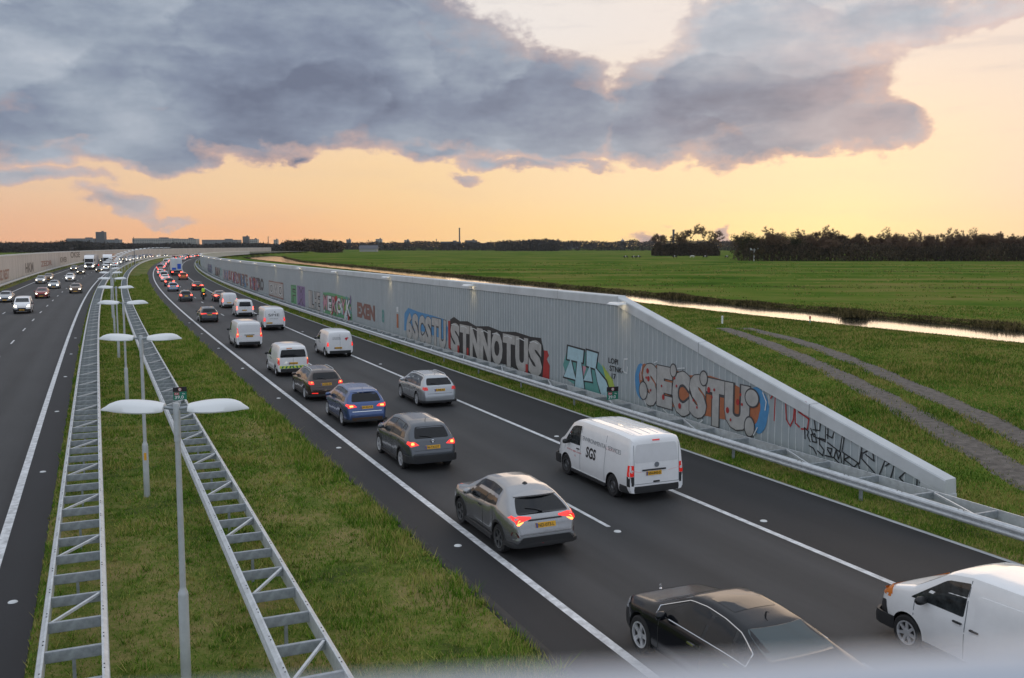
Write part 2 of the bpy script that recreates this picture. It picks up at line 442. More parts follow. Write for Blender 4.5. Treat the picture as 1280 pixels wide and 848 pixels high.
    for (hx, hz) in S.get('handles', []):
        for sg, side in ((1, 'L'), (-1, 'R')):
            panel('door_handle', bvh, [rounded([(hx - .09, hz), (hx + .09, hz), (hx + .09, hz + .03), (hx - .09, hz + .03)], .01)], side, S.get('handlem', M_BLK), root, off=.03, thick=.04)
    mx, mz = S['mirror']
    for sg in (1, -1):
        hit = bvh.ray_cast(Vector((mx, sg * 3, mz)), Vector((0, -sg, 0))); y = abs(hit[0].y) if hit[0] else W / 2
        m = MB(); m.lathe([(-.11, .01), (-.10, .05), (-.05, .075), (.03, .08), (.09, .06), (.11, .01)], (mx, sg * (y + .13), mz + .05), n=12)
        m.box((mx, sg * (y + .02), mz + .01), (.06, .12, .035))
        o = m.build('wing_mirror', [S['paint'] if S.get('mirrorpaint', True) else M_BLK], root, smooth=50)
        o.material_slots[0].link = 'OBJECT'; o.material_slots[0].material = S['paint'] if S.get('mirrorpaint', True) else M_BLK
        if S.get('mirrorpaint', True): o['painted'] = 1
    # wheels
    tm, rm = wheel_meshes(S['wr'], S.get('rimd', False), style=S.get('rim', 'spoke'), ns=S.get('ns', 5))
    for wx in S['wheels']:
        for sg in (1, -1):
            w = bpy.data.objects.new('wheel', tm); link(w, root); w.location = (wx, sg * (W / 2 - .125), S['wr']); w.rotation_euler = (0, random.uniform(0, 3), 0 if sg > 0 else math.pi)
            r = bpy.data.objects.new('rim', rm); link(r, w)
    if S.get('arches'):
        for wx in S['wheels']:
            for sg in (1, -1):
                q = MB(); r0 = S['wr'] + .05; V = []; F = []; n = 18
                for k in range(n + 1):
                    t = math.pi * (-.04 + 1.08 * k / n)
                    for rr in (r0, r0 + .06):
                        x = wx + rr * math.cos(t); z = S['wr'] + .01 + rr * math.sin(t)
                        hit = bvh.ray_cast(Vector((wx + (r0 + .07) * math.cos(t), sg * 3, S['wr'] + (r0 + .07) * math.sin(t))), Vector((0, -sg, 0)))
                        y = abs(hit[0].y) if hit[0] else W / 2
                        V += [(x, sg * (y + .014), z), (x, sg * (y - .03), z)]
                for k in range(n):
                    a = k * 4
                    F += [(a, a + 2, a + 6, a + 4), (a + 2, a + 3, a + 7, a + 6), (a + 1, a, a + 4, a + 5)]
                q.add(V, F).build('wheel_arch_trim', M_BLK, root, smooth=50)
    if S.get('rails'):
        x0, x1, yy = S['rails']
        for sg in (1, -1):
            pts = []
            for k in range(9):
                x = x0 + (x1 - x0) * k / 8; hit = bvh.ray_cast(Vector((x, sg * yy, 4)), Vector((0, 0, -1)))
                pts.append((x, sg * yy, hit[0].z + (.045 if 0 < k < 8 else .0)))
            MB().tube(pts, .017, 6).build('roof_rail', S.get('railm', M_STEEL), root, smooth=60)
    if S.get('antenna'):
        x, h = S['antenna']; hit = bvh.ray_cast(Vector((x, 0, 4)), Vector((0, 0, -1)))[0]
        MB().tube([hit, hit + Vector((-.05, 0, h * .4)), hit + Vector((-.16, 0, h))], [.012, .006, .003], 5).build('antenna', M_BLK, root)
    if S.get('wiper'):
        z = S['wiper']; pts = project(bvh, None, 'B', .03, 0, 0, tris=([(0, z), (.18, z + .05), (-.3 if False else .4, z + .08)], []))[0]
        MB().tube(pts, .012, 5).build('rear_wiper', M_BLK, root)
    if S.get('spoiler'):
        x0, x1, zz, hw = S['spoiler']
        mb = MB(); V = []
        for x, z, h2 in ((x0, zz, hw), (x1, zz + .07, hw * .97)):
            for y in np.linspace(-h2, h2, 7): V += [(x + .10 * (y / h2) ** 2, y, z - .02 * (y / h2) ** 2), (x + .10 * (y / h2) ** 2, y, z - .035 - .02 * (y / h2) ** 2)]
        F = []
        for i in range(6):
            a = i * 2; F += [(a, a + 2, a + 16, a + 14), (a + 1, a + 15, a + 17, a + 3), (a, a + 1, a + 3, a + 2)]
        F += [(0, 14, 15, 1), (12, 13, 27, 26)]
        o = mb.add(V, F).build('spoiler', [S['paint']], root, smooth=30); o.material_slots[0].link = 'OBJECT'; o.material_slots[0].material = S['paint']; o['painted'] = 1
    root['_b'] = 0; del root['_b']
    return root, bvh, body

def repaint(root, m):
    for c in root.children:
        if c.get('painted'): c.material_slots[0].material = m
def relight(root, tailm=None, headm=None):
    for c in root.children:
        nm = c.name.split('.')[0]
        if nm == 'taillight' and tailm or nm == 'headlight' and headm:
            for sl in c.material_slots:
                sl.link = 'OBJECT'; sl.material = tailm if nm == 'taillight' else headm
def place(root, s, o, away=True, L=0):
    """rear bumper of a car driving away, or the front bumper of an oncoming car, stands at (s, o)"""
    a = A(s)
    if away: root.location = P(s, o); root.rotation_euler = (0, 0, math.pi / 2 - a)
    else: root.location = P(s + L, o); root.rotation_euler = (0, 0, -math.pi / 2 - a)
    return root

CARPLAN = lambda L, k=1.: [(0, .80), (.03, .84), (.10, .90), (.25, .955), (.5, .99), (.9, 1.), (1.6, .972), (L - 1.8, .972), (L - .95, .995), (L - .5, .95), (L - .22, .86), (L - .08, .76), (L, .62)]
VANPLAN = lambda L: [(0, .935), (.03, .96), (.1, .98), (.4, 1.), (L - 1.2, 1.), (L - .6, .965), (L - .25, .88), (L - .08, .78), (L, .66)]
W_ = paint('white', (.80, .81, .82), 0, .30); SIL = paint('silver', (.42, .44, .46)); GREY = paint('grey', (.085, .095, .11)); DGREY = paint('dark_grey', (.04, .045, .05))
BLUE = paint('blue', (.055, .10, .24)); BROWN = paint('brown', (.060, .042, .036)); BLACK = mat('paint_black', (.005, .006, .009), .2, 0, coat=.15, spec=.35); RED = paint('red', (.25, .02, .018)); BEIGE = paint('beige_silver', (.33, .335, .345), .75, .24); ORG = paint('orange', (.35, .08, .02)); BEI2 = paint('bronze', (.14, .09, .06)); LBLUE = paint('light_blue', (.20, .28, .38))
YG = mat('reflective_yellow', (.62, .72, .10), .4)
GRN = mat('stripe_green', (.02, .22, .08), .4)

def spec(**k): return k
H4 = [([(.50, .62), (.72, .66), (.70, .78), (.52, .72)], M_HEAD)]
SP = {}
SP['coupe_suv'] = spec(L=4.36, W=1.80, wr=.345, wheels=(.88, 3.50), roofw=1.12, paint=BEIGE, rimd=True,
    top=[(0, .60), (.02, .64), (.05, .86), (.09, 1.00), (.20, 1.06), (.80, 1.42), (1.15, 1.51), (1.9, 1.56), (2.5, 1.52), (3.3, 1.10), (4.10, .95), (4.28, .80), (4.34, .66), (4.36, .5)],
    belt=[(0, .90), (.4, 1.03), (1.0, 1.10), (1.6, 1.01), (2.6, .95), (3.5, .93), (4.1, .86), (4.36, .6)], plan=[(0, .78), (.03, .83), (.10, .89), (.25, .95), (.55, 1.), (1.0, 1.01), (1.5, .95), (2.6, .945), (3.2, .99), (3.7, 1.), (4.0, .95), (4.2, .84), (4.3, .74), (4.36, .6)],
    bot=[(0, .34), (.5, .28), (3.8, .24), (4.36, .3)], windows=[(1.95, 1.80, 3.02, 2.6), (1.15, 1.30, 1.90, 1.75)], mtop=.10, rear_window=(1.06, 1.36, .69, .53), windscreen=(1.12, 1.46, .62, .52),
    tail=[([(.36, .985), (.74, .90), (.86, 1.00), (.66, 1.05), (.36, 1.02)], M_TAIL), ([(.56, .93), (.70, .84), (.76, .87), (.68, .98)], M_TAILB)], tail_side=[[(.03, .90), (.34, 1.02), (.30, 1.05), (.05, 1.0)]],
    head=H4, grille=(.5, .42, .6), brake3=(1.395, .16, M_TAILB), plate=(.76, 0, 'ND-073-L'), bump=(.32, .42), seams=[(2.0, .3, 1.95, 1.0), (3.05, .32, 3.05, .95), (1.22, .62, 1.30, 1.0)], handles=[(2.15, .86)],
    mirror=(2.85, 1.0), arches=True, spoiler=(.60, .95, 1.40, .56), wiper=1.1, sillm=M_BLK, antenna=None, ns=5)
SP['crossover'] = spec(L=4.33, W=1.78, wr=.335, wheels=(.86, 3.49), roofw=1.14, paint=GREY,
    top=[(0, .62), (.03, .70), (.07, .98), (.12, 1.06), (.42, 1.44), (.60, 1.53), (1.0, 1.58), (2.0, 1.61), (2.6, 1.55), (3.35, 1.12), (4.05, 1.0), (4.24, .85), (4.31, .7), (4.33, .5)],
    belt=[(0, .95), (.4, 1.07), (1.2, 1.04), (2.6, .98), (3.5, .95), (4.1, .86), (4.33, .6)], plan=CARPLAN(4.33),
    windows=[(1.97, 1.97, 3.05, 2.6), (1.02, 1.08, 1.90, 1.90), (.58, .80, .96, .99)], mtop=.115, rear_window=(1.10, 1.45, .60, .50), windscreen=(1.14, 1.50, .64, .54), glass=M_GLASSC,
    tail=[([(.46, .90), (.78, .86), (.82, 1.03), (.62, 1.02)], M_TAIL), ([(.62, .92), (.74, .91), (.74, 1.0), (.64, 1.0)], M_TAILB)], tail_side=[[(.04, .88), (.26, .95), (.24, 1.03), (.06, 1.02)]],
    head=H4, grille=(.5, .5, .68), plate=(.76, 0, '96-TX-DT'), bump=(.32, .56), seams=[(1.93, .3, 1.93, 1.0), (3.05, .32, 3.05, .95), (1.02, .7, 1.0, 1.05)], handles=[(2.1, .88), (1.15, .92)],
    mirror=(2.95, 1.02), arches=True, antenna=(.85, .16), wiper=1.12, rseams=[(-.62, .72, .62, .72)])
SP['compact_mpv'] = spec(L=4.34, W=1.80, wr=.33, wheels=(.86, 3.53), roofw=1.14, paint=BLUE, glass=M_GLASSC,
    top=[(0, .52), (.03, .62), (.07, .93), (.12, 1.02), (.45, 1.40), (.62, 1.49), (1.0, 1.53), (2.0, 1.56), (2.65, 1.50), (3.45, 1.08), (4.1, .95), (4.26, .80), (4.32, .64), (4.34, .46)],
    belt=[(0, .90), (.4, 1.02), (1.2, 1.0), (2.6, .95), (3.5, .92), (4.1, .82), (4.34, .55)], plan=CARPLAN(4.34),
    windows=[(1.97, 1.97, 3.10, 2.65), (1.02, 1.08, 1.90, 1.90), (.55, .80, .96, .99)], rear_window=(1.06, 1.38, .62, .52), windscreen=(1.10, 1.46, .65, .54),
    tail=[([(.40, .86), (.78, .82), (.82, .98), (.52, .96)], M_TAIL), ([(.56, .87), (.72, .86), (.73, .94), (.57, .94)], M_TAILB)], tail_side=[[(.04, .86), (.28, .92), (.26, .99), (.06, .98)]],
    head=H4, grille=(.4, .45, .66), brake3=(1.42, .17, M_TAILB), plate=(.78, 0, 'JH-867-B'), seams=[(1.93, .3, 1.93, .97), (3.1, .32, 3.1, .92), (1.0, .7, .98, 1.0)], handles=[(2.1, .84), (1.15, .87)],
    mirror=(2.98, .98), antenna=(.8, .08), spoiler=(.40, .72, 1.44, .56), rseams=[(-.6, .70, .6, .70)], bump=(.26, .36))
SP['estate_car'] = spec(L=4.66, W=1.81, wr=.325, wheels=(1.0, 3.75), roofw=1.12, paint=BROWN, glass=M_GLASSC,
    top=[(0, .52), (.03, .62), (.06, .90), (.11, 1.0), (.50, 1.34), (.70, 1.42), (1.0, 1.45), (2.2, 1.48), (2.85, 1.42), (3.7, 1.0), (4.42, .88), (4.58, .74), (4.64, .6), (4.66, .44)],
    belt=[(0, .86), (.4, .97), (1.2, .96), (2.6, .93), (3.7, .88), (4.4, .78), (4.66, .52)], plan=CARPLAN(4.66),
    windows=[(2.2, 2.2, 3.35, 2.85), (1.25, 1.28, 2.12, 2.12), (.52, .82, 1.19, 1.19)], rear_window=(1.04, 1.33, .64, .54), windscreen=(1.03, 1.38, .66, .54),
    tail=[([(.58, .82), (.80, .82), (.83, .97), (.62, .97)], M_TAIL), ([(.64, .89), (.76, .89), (.76, .95), (.66, .95)], M_TAILB)], tail_side=[[(.04, .84), (.2, .86), (.22, .96), (.06, .97)]],
    head=H4, grille=(.45, .42, .62), plate=(.76, 0, '9-SSB-83'), seams=[(2.15, .3, 2.15, .94), (3.3, .32, 3.3, .88), (1.2, .66, 1.22, .96)], handles=[(2.35, .80), (1.35, .83)],
    mirror=(3.2, .94), rails=(.75, 2.75, .53), antenna=(.9, .07), bump=(.24, .34), rseams=[(-.62, .66, .62, .66)], wiper=1.05)
SP['hatchback'] = spec(L=3.98, W=1.70, wr=.315, wheels=(.76, 3.23), roofw=1.08, paint=DGREY,
    top=[(0, .50), (.03, .62), (.06, .92), (.10, 1.0), (.36, 1.34), (.55, 1.42), (.9, 1.45), (1.9, 1.47), (2.4, 1.42), (3.15, 1.03), (3.75, .90), (3.9, .76), (3.96, .62), (3.98, .45)],
    belt=[(0, .86), (.3, .98), (1.2, .96), (2.4, .92), (3.2, .88), (3.8, .78), (3.98, .52)], plan=CARPLAN(3.98),
    windows=[(1.8, 1.8, 2.85, 2.42), (.95, 1.0, 1.73, 1.73)], rear_window=(1.03, 1.34, .60, .50), windscreen=(1.05, 1.38, .62, .52),
    tail=[([(.54, .80), (.76, .80), (.78, .98), (.58, .98)], M_TAILF)], tail_side=[[(.04, .82), (.2, .84), (.2, .96), (.06, .97)]],
    head=[([(.46, .60), (.70, .64), (.68, .76), (.48, .70)], M_HEAD)], grille=(.4, .42, .56), plate=(.70, 0), seams=[(1.76, .3, 1.76, .94)], mirror=(2.75, .94), bump=(.24, .34), sill=False)
SP['sedan'] = spec(L=4.62, W=1.80, wr=.325, wheels=(1.0, 3.78), roofw=1.08, paint=DGREY,
    top=[(0, .50), (.03, .66), (.07, .94), (.14, 1.0), (.72, 1.06), (1.45, 1.36), (1.8, 1.42), (2.3, 1.44), (2.75, 1.40), (3.55, .99), (4.35, .86), (4.54, .72), (4.60, .6), (4.62, .44)],
    belt=[(0, .80), (.7, .94), (1.8, .92), (3.6, .86), (4.3, .76), (4.62, .52)], plan=CARPLAN(4.62),
    windows=[(2.1, 2.1, 3.2, 2.72), (1.15, 1.5, 2.03, 2.03)], rear_window=(1.09, 1.33, .60, .50), windscreen=(1.02, 1.35, .64, .52),
    tail=[([(.46, .78), (.78, .76), (.81, .92), (.50, .92)], M_TAILF)], tail_side=[[(.04, .78), (.3, .84), (.26, .91), (.06, .91)]],
    head=[([(.48, .58), (.76, .62), (.72, .73), (.50, .68)], M_HEAD)], grille=(.4, .40, .60), plate=(.64, 0), seams=[(2.06, .3, 2.06, .92)], mirror=(3.05, .92), bump=(.24, .33), sill=False)
SP['luxury_sedan'] = spec(L=5.10, W=1.87, wr=.345, wheels=(1.12, 4.22), roofw=1.14, paint=BLACK, glass=M_GLASS,
    top=[(0, .52), (.03, .70), (.07, .96), (.14, 1.03), (.85, 1.12), (1.65, 1.41), (2.1, 1.465), (2.6, 1.48), (3.05, 1.44), (3.95, 1.04), (4.75, .90), (4.98, .78), (5.07, .64), (5.10, .46)],
    belt=[(0, .82), (.8, .99), (1.8, .98), (3.9, .92), (4.7, .80), (5.1, .55)], plan=CARPLAN(5.1),
    windows=[(2.42, 2.42, 3.62, 3.05), (1.62, 1.78, 2.34, 2.34), (1.28, 1.5, 1.56, 1.70)], mtop=.10, rear_window=(1.15, 1.39, .66, .55), rear_glass=mat('tinted_glass', (.03, .05, .055), .08, spec=.7), windscreen=(1.07, 1.40, .68, .55),
    tail=[([(.48, .74), (.80, .70), (.83, .94), (.56, .92)], M_TAIL)], tail_side=[[(.04, .76), (.4, .84), (.36, .92), (.06, .92)]],
    head=[([(.46, .62), (.80, .64), (.76, .80), (.52, .74)], M_HEADO)], head_side=[[(4.72, .68), (4.98, .66), (4.97, .72), (4.78, .80)]], grille=(.36, .42, .70), plate=(.72, 0),
    seams=[(2.38, .3, 2.38, .94), (3.62, .32, 3.60, .90), (1.34, .7, 1.5, .98)], handles=[(2.62, .80), (1.62, .84)], handlem=M_CHROME, chromeline=(1.22, 3.72), mirror=(3.42, .96), sillm=M_CHROME, ns=5, sill=False)
SP['panel_van'] = spec(L=4.92, W=1.90, wr=.335, wheels=(.98, 3.98), roofw=1.60, paint=W_, white=True, rim='steel', rimd=True, hip=1.0, shoulder=.97, glass=M_GLASSC,
    top=[(0, .52), (.008, .60), (.02, 1.15), (.07, 1.75), (.11, 1.86), (.20, 1.92), (1.0, 1.96), (3.0, 1.95), (3.45, 1.90), (3.65, 1.83), (4.30, 1.22), (4.70, 1.08), (4.84, .92), (4.90, .7), (4.92, .5)], sm=.012,
    belt=[(0, 1.08), (3.0, 1.08), (4.0, 1.06), (4.5, .95), (4.92, .6)], plan=VANPLAN(4.92), windows=[(3.05, 3.05, 4.12, 3.62)], mtop=.19, mbot=.05,
    rear_window=(1.18, 1.72, .74, .68), rear_glass=paint('white_panel', (.68, .69, .71), 0, .35), windscreen=(1.26, 1.78, .74, .66),
    tail=[([(.775, .80), (.903, .80), (.903, 1.12), (.775, 1.12)], M_TAILO), ([(.79, .91), (.885, .91), (.885, .99), (.79, .99)], M_LENS)], tail_side=[[(.015, .80), (.13, .80), (.13, 1.12), (.015, 1.12)]],
    head=[([(.55, .72), (.86, .74), (.84, .96), (.62, .92)], M_HEADO)], grille=(.5, .62, .80), brake3=(1.80, .12, M_TAILO), plate=(.80, .10, 'VN-843-S'), bump=(.30, .50), fbump=(.30, .60),
    seams=[(3.0, .38, 3.0, 1.78), (4.08, .6, 4.08, 1.08), (1.45, .38, 1.45, 1.75)], handles=[(3.15, 1.0)], mirror=(3.80, 1.10), mirrorpaint=False, rseams=[(-.765, .56, -.765, 1.80), (.765, .56, .765, 1.80), (-.76, .56, .76, .56)])
SP['compact_van'] = spec(L=4.40, W=1.81, wr=.32, wheels=(.78, 3.55), roofw=1.46, paint=W_, white=True, rim='steel', hip=1.0, shoulder=.965, glass=M_GLASSC,
    top=[(0, .50), (.008, .60), (.02, 1.05), (.06, 1.60), (.10, 1.70), (.20, 1.77), (1.0, 1.82), (2.3, 1.80), (2.75, 1.72), (3.5, 1.22), (4.10, 1.04), (4.30, .88), (4.38, .68), (4.40, .48)], sm=.012,
    belt=[(0, 1.02), (3.0, 1.00), (3.8, .96), (4.4, .6)], plan=VANPLAN(4.4), windows=[(2.35, 2.35, 3.42, 2.85)], mtop=.17, mbot=.05,
    rear_window=None, windscreen=(1.24, 1.66, .70, .60),
    tail=[([(.77, .78), (.87, .78), (.86, 1.05), (.78, 1.05)], M_TAIL)], tail_side=[[(.02, .78), (.09, .78), (.09, 1.05), (.04, 1.05)]],
    head=[([(.50, .76), (.80, .78), (.76, .98), (.58, .92)], M_HEADO)], grille=(.42, .5, .66), plate=(.62, .12), bump=(.28, .48), fbump=(.28, .52),
    seams=[(2.3, .34, 2.3, 1.7), (3.4, .6, 3.4, 1.0), (1.25, .34, 1.25, 1.62)], handles=[(2.45, .92), (2.1, .88)], mirror=(3.15, 1.04), mirrorpaint=False, rseams=[(0, .5, 0, 1.68)])
PROTO = {}
def get(kind, **over):
    """first call builds, later calls copy"""
    key = kind + '|' + repr(sorted((k, str(v)) for k, v in over.items()))
    if key not in PROTO:
        S = dict(SP[kind]); S.update(over); root, bvh, body = make_vehicle(VN[kind], S); PROTO[key] = (root, bvh, S); root['used'] = 1; del root['used']; return root, bvh, S
    r, bvh, S = PROTO[key]; return copy_tree(r), bvh, S
VN = {'coupe_suv': 'coupe_suv', 'crossover': 'crossover_car', 'compact_mpv': 'compact_mpv', 'estate_car': 'estate_car', 'hatchback': 'hatchback_car', 'sedan': 'sedan_car', 'luxury_sedan': 'luxury_sedan', 'panel_van': 'panel_van', 'compact_van': 'compact_van'}
GQ = 'vehicles queueing on the right carriageway'; GL = 'oncoming vehicles on the left carriageway'

def side_text(bvh, body, parent, x, z, w, h, m, mode='L', off=.007, bold=.0, name='lettering'):
    tv, tf = text_mesh(body, 1, bold, w=w, h=h)
    if mode == 'L': tv = [(x - a, z + b) for a, b in tv]
    elif mode == 'B': tv = [(x - a, z + b) for a, b in tv]
    return panel(name, bvh, None, mode, m, parent, off=off, cell=0, thick=0, tris=(tv, tf))

# --- the near, individually built vehicles
r, b, S = get('luxury_sedan'); place(r, 9.95, 1.20); tag(r, 'glossy black limousine with chrome window trim, nearest vehicle in the left lane', 'car', GQ)
MB().lathe([(0, .03), (.01, .025), (.02, .006), (.04, .004)], (4.93, 0, .84), axis='z', n=10).build('hood_ornament', M_CHROME, r)
MB().tube([(4.93, .026 * math.cos(t), .90 + .026 * math.sin(t)) for t in np.linspace(0, 6.3, 12)], .004, 5).build('hood_ornament', M_CHROME, r)
panel('sunroof', b, [rounded([(2.1, -.42), (2.75, -.42), (2.75, .42), (2.1, .42)], .04)], 'T', M_GLASS, r)
MB().tube([(1.85, 0, 1.44), (1.83, 0, 1.51), (1.76, 0, 1.53)], [.02, .012, .006], 6).build('antenna', M_BLK, r)
r, b, S = get('coupe_suv'); place(r, 19.62, 1.06); tag(r, 'champagne silver coupe style crossover with sloping black rear window', 'car', GQ)
panel('rear_valance', b, [rounded([(-.74, .42), (.74, .42), (.60, .56), (-.60, .56)], .03)], 'B', M_BLK, r, off=.018, label='dark lower bumper insert')
for sg in (1, -1):
    q = [(.70, .57), (.84, .60), (.83, .69), (.76, .69)]; panel('rear_reflector', b, [q if sg > 0 else mirror(q)], 'B', mat('dark_red', (.09, .01, .01), .4), r, off=.02)
panel('chrome_strip', b, [[(-.46, .93), (.46, .93), (.42, .965), (-.42, .965)]], 'B', M_BLK, r, off=.012)
panel('bumper_trim', b, [[(-.62, .565), (.62, .565), (.74, .50), (.82, .52), (.68, .61), (-.68, .61), (-.82, .52), (-.74, .50)]], 'B', SIL, r, off=.022)
panel('rear_fog_light', b, [[(.02, .37), (.12, .37), (.12, .40), (.02, .40)]], 'B', M_TAILO, r, off=.03)
MB().lathe([(0, .07), (.02, .06), (.05, .02), (.055, .001)], (1.25, 0, 1.53), axis='z', n=10).build('antenna', M_BLK, r)
r, b, S = get('crossover'); place(r, 29.0, 1.46); tag(r, 'dark grey crossover with round edged rear window and yellow plate', 'car', GQ)
MB().lathe([(.02, .06), (-.012, .06), (-.016, .04), (-.010, .001)], (.055, 0, 1.01), axis='x', n=16).build('badge', M_CHROME, r)
r, b, S = get('compact_mpv'); place(r, 37.35, 1.48); tag(r, 'metallic blue people carrier with its high brake light lit', 'car', GQ)
panel('rear_valance', b, [rounded([(-.6, .30), (.6, .30), (.66, .44), (-.66, .44)], .03)], 'B', BEI2, r, off=.018)
panel('chrome_strip', b, [[(-.62, .665), (.62, .665), (.62, .69), (-.62, .69)]], 'B', M_CHROME, r, off=.012)
r, b, S = get('estate_car'); place(r, 44.7, 1.45); tag(r, 'dark brown estate car with silver roof rails', 'car', GQ)
panel('rear_fog_light', b, [[(.42, .38), (.72, .40), (.72, .43), (.42, .42)]], 'B', M_TAIL, r, off=.03)
es = r
r = copy_tree(es); r.scale = (.93, .97, 1.0); repaint(r, SIL); relight(r, M_TAILO); place(r, 40.7, 5.85); tag(r, 'silver estate car in the right lane, just behind a white van', 'car', GQ)
for c in list(r.children):
    if c.name.startswith('rear_fog'): bpy.data.objects.remove(c)
# white van with hazard striped rear
r, b, S = get('compact_van', rear_window=(1.12, 1.56, .74, .66), tail=[([(.77, .70), (.88, .70), (.86, 1.12), (.79, 1.12)], M_TAILO), ([(.78, 1.0), (.87, 1.0), (.86, 1.10), (.79, 1.10)], M_TAILB)], plate=(.72, 0, '8-VGD-21'))
place(r, 54.0, 1.62); tag(r, 'white van with green and yellow hazard stripes across its rear bumper', 'van', GQ)
band = panel('hazard_band', b, [[(-.78, .50), (.78, .50), (.78, .64), (-.78, .64)]], 'B', YG, r, off=.02)
for k in range(7):
    x = -.72 + k * .22; q = [(x, .505), (x + .09, .505), (x + (.15 if k < 4 else .03), .635), (x + (.06 if k < 4 else -.06), .635)]
    panel('hazard_stripe', b, [q], 'B', GRN, band, off=.024, thick=0)
panel('roof_beacon_strip', b, [[(.05, 1.62), (.36, 1.62), (.36, 1.66), (.05, 1.66)]], 'B', M_ORANGE, r, off=.03)
# white van with tall tail lights
r, b, S = get('panel_van', tail=[([(.78, .86), (.895, .86), (.885, 1.50), (.80, 1.50)], M_TAIL), ([(.79, 1.0), (.865, 1.0), (.865, 1.12), (.80, 1.12)], M_TAILB)], plate=(.84, 0, '5-VZN-96'), brake3=None, rear_glass=paint('white_panel', (.68, .69, .71), 0, .35))
place(r, 70.6, 1.55); tag(r, 'white windowless van with tall red tail lights beside the edge line', 'van', GQ)
panel('plate_light_bar', b, [[(-.36, .98), (.36, .98), (.36, 1.02), (-.36, 1.02)]], 'B', M_BLK, r, off=.03)
# right lane
r, b, S = get('panel_van'); place(r, 22.85, 6.22); tag(r, 'white panel van lettered SGS driving beside the guard rail', 'van', GQ)
side_text(b, 'SGS', r, 2.62, .86, .62, .34, M_TXT, bold=.03)
side_text(b, 'ENVIRONMENTAL SERVICES', r, 2.90, 1.34, 2.35, .13, M_GREYTXT)
side_text(b, 'www.sgs.com', r, 3.92, .86, 1.0, .055, M_REDTXT)
side_text(b, 'NL', r, 3.35, .74, .10, .05, M_REDTXT)
panel('plate_light_bar', b, [[(-.30, .94), (.50, .94), (.50, .985), (-.30, .985)]], 'B', M_BLK, r, off=.035)
panel('tailgate_grip', b, [rounded([(-.10, .58), (.12, .58), (.12, .63), (-.10, .63)], .015)], 'B', M_BLK, r, off=.01)
MB().lathe([(.02, .075), (-.012, .075), (-.014, .055), (-.010, .001)], (.012, .0, 1.10), axis='x', n=18).build('badge', M_GREYTXT, r)
for sg in (1, -1):
    q = [(.775, .52), (.905, .52), (.905, .79), (.775, .79)]; panel('corner_guard', b, [q if sg > 0 else mirror(q)], 'B', M_BLK, r, off=.008, more=[([[(.015, .50), (.14, .50), (.14, .79), (.015, .79)]], 'L' if sg > 0 else 'R')])
for k in range(5):
    y = -.56 + k * .28; panel('roof_rib', b, [[(.4, y), (3.2, y), (3.2, y + .04), (.4, y + .04)]], 'T', W_, r, off=.012, cell=.5, thick=.02)
MB().box((2.5, .93, .30), (2.2, .05, .05)).build('side_trim', SIL, r)
r, b, S = get('compact_van', plate=(.60, .14, '6-VLK-88')); place(r, 62.2, 6.30); relight(r, M_TAIL); tag(r, 'white van with a red bird emblem on its right rear door', 'van', GQ)
q = [(-.30, 1.25), (-.38, 1.33), (-.50, 1.36), (-.62, 1.30), (-.52, 1.28), (-.47, 1.18), (-.40, 1.12), (-.38, 1.20)]
panel('emblem', b, [q], 'B', mat('logo_red', (.6, .02, .03), .4), r, off=.012, thick=0)
side_text(b, 'HAAGSE\nKOERIER', r, .50, 1.22, .55, .16, M_GREYTXT, mode='B', off=.012)
r, b, S = get('panel_van', rear_window=None, plate=(.60, .45, 'VT-12-G'), brake3=None, windows=[(3.05, 3.05, 4.12, 3.62)]); place(r, 84.9, 5.75); relight(r, M_TAIL)
tag(r, 'white high sided van with the black letters SPIE on its rear doors', 'van', GQ); r.scale = (1, 1.02, 1.04)
side_text(b, 'SPIE', r, .52, 1.22, .95, .22, M_TXT, mode='B', off=.012)
side_text(b, 'www.spie.nl', r, .42, .98, .70, .08, M_TXT, mode='B', off=.012)
panel('emblem', b, [[(-.10, 1.52), (-.02, 1.56), (.02, 1.64), (-.06, 1.62)]], 'B', M_TXT, r, off=.012, thick=0)
r, b, S = get('compact_van', rear_window=(1.12, 1.60, .62, .54), plate=(.66, 0.08, 'NK-19-X'), tail=[([(.77, .80), (.88, .80), (.86, 1.15), (.79, 1.15)], M_TAILF)]); place(r, 102.4, 5.55)
tag(r, 'small white van with a dark rear window, behind the SPIE van', 'van', GQ)
tailp = r
r, b, S = get('compact_van', plate=(.6, .1), tail=[([(.77, .80), (.88, .80), (.86, 1.15), (.79, 1.15)], M_TAILF)], rear_window=None); place(r, 117.5, 5.75)
tag(r, 'white van with a red side panel, half hidden behind another white van', 'van', GQ)
panel('red_side_panel', b, [rounded([(.1, .55), (.5, .55), (.5, 1.6), (.25, 1.6)], .03)], 'L', mat('logo_red', (.6, .02, .03), .4), r, off=.008)
# white van at the lower right corner
r, b, S = get('compact_van', windows=[(2.35, 2.30, 3.50, 2.85)], head=[([(.50, .80), (.80, .82), (.76, 1.04), (.58, 1.0)], M_ORANGE)], head_side=[[(3.98, .90), (4.28, .84), (4.22, .96), (4.02, 1.08)]], rim='spoke', ns=7, mtop=.15)
place(r, 8.75, 5.72); tag(r, 'white van cut by the lower right corner, nearest vehicle to the bridge', 'van', GQ)
panel('cargo_door_panel', b, [rounded([(.5, .62), (2.1, .62), (2.15, 1.50), (.5, 1.55)], .12)], 'L', W_, r, off=.010, thick=.012)
panel('front_corner_guard', b, [rounded([(3.98, .30), (4.32, .32), (4.36, .68), (4.14, .74)], .03)], 'L', M_BLK, r, off=.012)
r.scale = (1, .97, 1)

